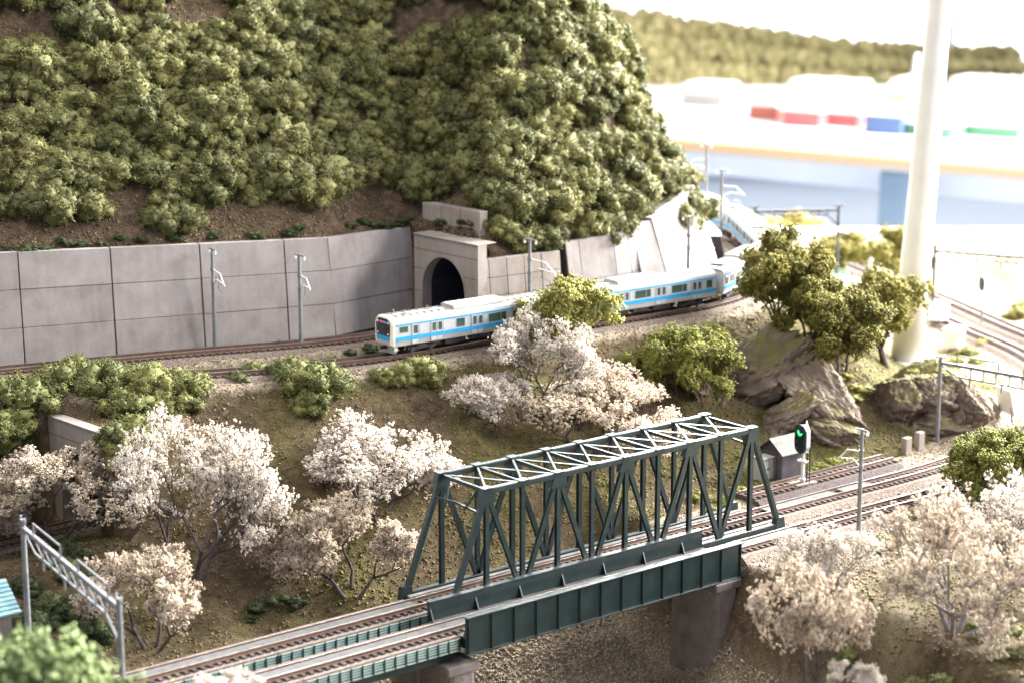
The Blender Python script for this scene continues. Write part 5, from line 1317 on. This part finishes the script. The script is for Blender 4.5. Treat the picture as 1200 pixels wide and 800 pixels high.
# ------------------------------------------------------------------ the other layout on a table far behind
M_WOOD = mat('orange_wood_edge', two((0.36, 0.23, 0.13), (0.43, 0.28, 0.16)), 0.05, 0.5, stretch=(0.05, 1, 1))
M_TTOP = mat('white_table_top', two((0.50, 0.49, 0.47), (0.58, 0.57, 0.55)), 0.03, 0.6)
M_LEG = mat('blue_grey_table_leg', two((0.16, 0.22, 0.28), (0.20, 0.26, 0.32)), 0.1, 0.5)
TZ = -10.0
a, b_ = at(800, 160, TZ), at(1260, 197, TZ)
ang = math.atan2((b_ - a).y, (b_ - a).x)
t = thing('display_table', 'white display table with orange wooden edge far behind the layout', 'table', (a.x, a.y, -75), ang)
LZ = 65.0; W_ = (b_ - a).length + 120
MB().box((W_ / 2 - 60, 60, LZ - 1.6), (W_, 120, 3.0)).build('table_top', M_TTOP, t)
MB().box((W_ / 2 - 60, -0.6, LZ - 1.4), (W_, 1.2, 1.9)).build('wooden_edge', M_WOOD, t, bevel=0.2)
lg = at(1036, 178, TZ); lx = ((lg - a).x * math.cos(ang) + (lg - a).y * math.sin(ang))
for x in (lx, lx - 95, lx + 95):
    MB().box((x, 8, LZ / 2 - 2), (5.5, 5.5, LZ - 4)).build('leg', M_LEG, t, bevel=0.4)
MB().box((W_ / 2 - 60, 18, LZ - 6.2), (W_ - 8, 1.5, 6)).build('apron', M_WALLP, t)
def tt(px, py):
    """point on the far table top"""
    return at(px, py, TZ)
M_RED = mat('red_model', two((0.42, 0.10, 0.11), (0.50, 0.14, 0.15)), 0.1, 0.5)
M_NAVY = mat('blue_model', two((0.06, 0.10, 0.22), (0.09, 0.14, 0.28)), 0.1, 0.5)
M_GRN = mat('green_model', two((0.08, 0.22, 0.13), (0.11, 0.27, 0.17)), 0.1, 0.5)
M_RUST = mat('rust_model', two((0.42, 0.12, 0.09), (0.5, 0.16, 0.12)), 0.1, 0.5)
M_ORNG = mat('orange_model', two((0.65, 0.33, 0.08), (0.72, 0.40, 0.12)), 0.1, 0.5)
def block_model(label, px0, px1, py, h, m_low, m_roof, low=0.5, arch=False, cat='model building', name='model_building', dep=7.0):
    a_, c_ = tt(px0, py), tt(px1, py); w = (c_ - a_).length
    t = thing(name, label, cat, ((a_ + c_) / 2).to_tuple(), ang)
    MB().box((0, dep / 2, h * low / 2), (w, dep, h * low)).build('wall', m_low, t, bevel=0.1)
    if arch:
        n = 10; q = MB(); q.prism([(-w / 2, 0), (w / 2, 0)] + [(w / 2 * math.cos(math.pi * k / n), (h * (1 - low)) * math.sin(math.pi * k / n)) for k in range(1, n)], (1, 0, 0), (0, 0, 1), (0, dep + 1, 0), (0, -0.5, h * low)); q.build('roof', m_roof, t)
    else:
        q = MB(); q.prism([(-w / 2 - 0.6, 0), (w / 2 + 0.6, 0), (w / 2 - 0.6, h * (1 - low)), (-w / 2 + 0.6, h * (1 - low))], (1, 0, 0), (0, 0, 1), (0, dep + 1.2, 0), (0, -0.6, h * low)); q.build('roof', m_roof, t)
block_model('rust red low model building on the far table, leftmost', 875, 912, 140, 3.6, M_RUST, M_WHITE, 0.7)
block_model('red model coach on the far table with white roof', 915, 962, 148, 5.4, M_RED, M_WHITE, 0.5, name='model_coach', cat='model train')
block_model('pinkish red model coach on the far table beside the blue one', 965, 1005, 148, 4.6, M_RED, M_WHITE, 0.5, name='model_coach', cat='model train')
block_model('large white roofed model hall on the far table', 918, 1008, 131, 6.0, M_WHITE, M_WHITE, 0.5)
block_model('navy blue model coach on the far table', 1011, 1057, 157, 5.2, M_NAVY, M_WHITE, 0.62, name='model_coach', cat='model train')
block_model('orange fronted model building with arched white roof', 1036, 1066, 133, 7.0, M_ORNG, M_WHITE, 0.5, arch=True)
block_model('green model train on the far table left of the white column', 1061, 1080, 158, 4.0, M_GRN, M_WHITE, 0.5, name='model_coach', cat='model train')
block_model('green model train on the far table right of the white column', 1084, 1114, 162, 4.0, M_GRN, M_WHITE, 0.5, name='model_coach', cat='model train')
block_model('long white model train with green sill on the far table', 1116, 1195, 160, 5.4, M_GRN, M_WHITE, 0.35, name='model_coach', cat='model train')
block_model('pale grey model sheds at the back right of the far table', 1110, 1190, 131, 6.5, M_CAB, M_WHITE, 0.55)
block_model('small white model houses at the left of the far table', 795, 850, 124, 4.5, M_CAB, M_WHITE, 0.5)
# white cone
p = tt(1072, 140); q = MB(); q.tube([(0, 0, 0), (0, 0, 12.5)], [2.2, 0.5], 20); o = q.build('white_cone', M_WHITE); o.location = p; tag(o, 'slim white cone on the far table behind the white column', 'cone')
# wooded ridge at the back of that table
M_RIDGE = foliage_mat('ochre_ridge_foliage', (0.17, 0.15, 0.065), (0.27, 0.235, 0.11), (0.36, 0.315, 0.16), 0.12, 0.2, 0.3)
rr = random.Random(3); k = 0
ridge = [(690, 50), (720, 32), (760, 30), (800, 38), (840, 46), (880, 50), (920, 58), (950, 62), (985, 70), (1030, 76), (1070, 78), (1110, 82), (1150, 86), (1190, 86), (1230, 84)]
for x in range(690, 1240, 13):
    for row in range(3):
        top = float(np.interp(x, [a_ for a_, b__ in ridge], [b__ for a_, b__ in ridge]))
        yb = 112 - row * 2; base = at(x + rr.uniform(-5, 5), yb, TZ)
        base.y += 26 + row * 9
        d = base.y; hpx = (112 - top); hh = hpx / FPX * d * (0.42 + 0.13 * row) 
        r_ = max(2.5, hh * 0.62) * rr.uniform(0.85, 1.1)
        o = bpy.data.objects.new('ridge_bush', CLUMPS[k % 9]); COL.objects.link(o); dress(o, M_RIDGE)
        o.location = (base.x, base.y, TZ - 0.5 + row * 1.6); o.scale = (r_ * 1.25, r_, hh * 1.0); o.rotation_euler = (0, 0, rr.uniform(0, 6.28))
        tag(o, 'ochre foam bush of the wooded ridge at the back of the far table', 'bush', 'bushes of the far ridge'); k += 1
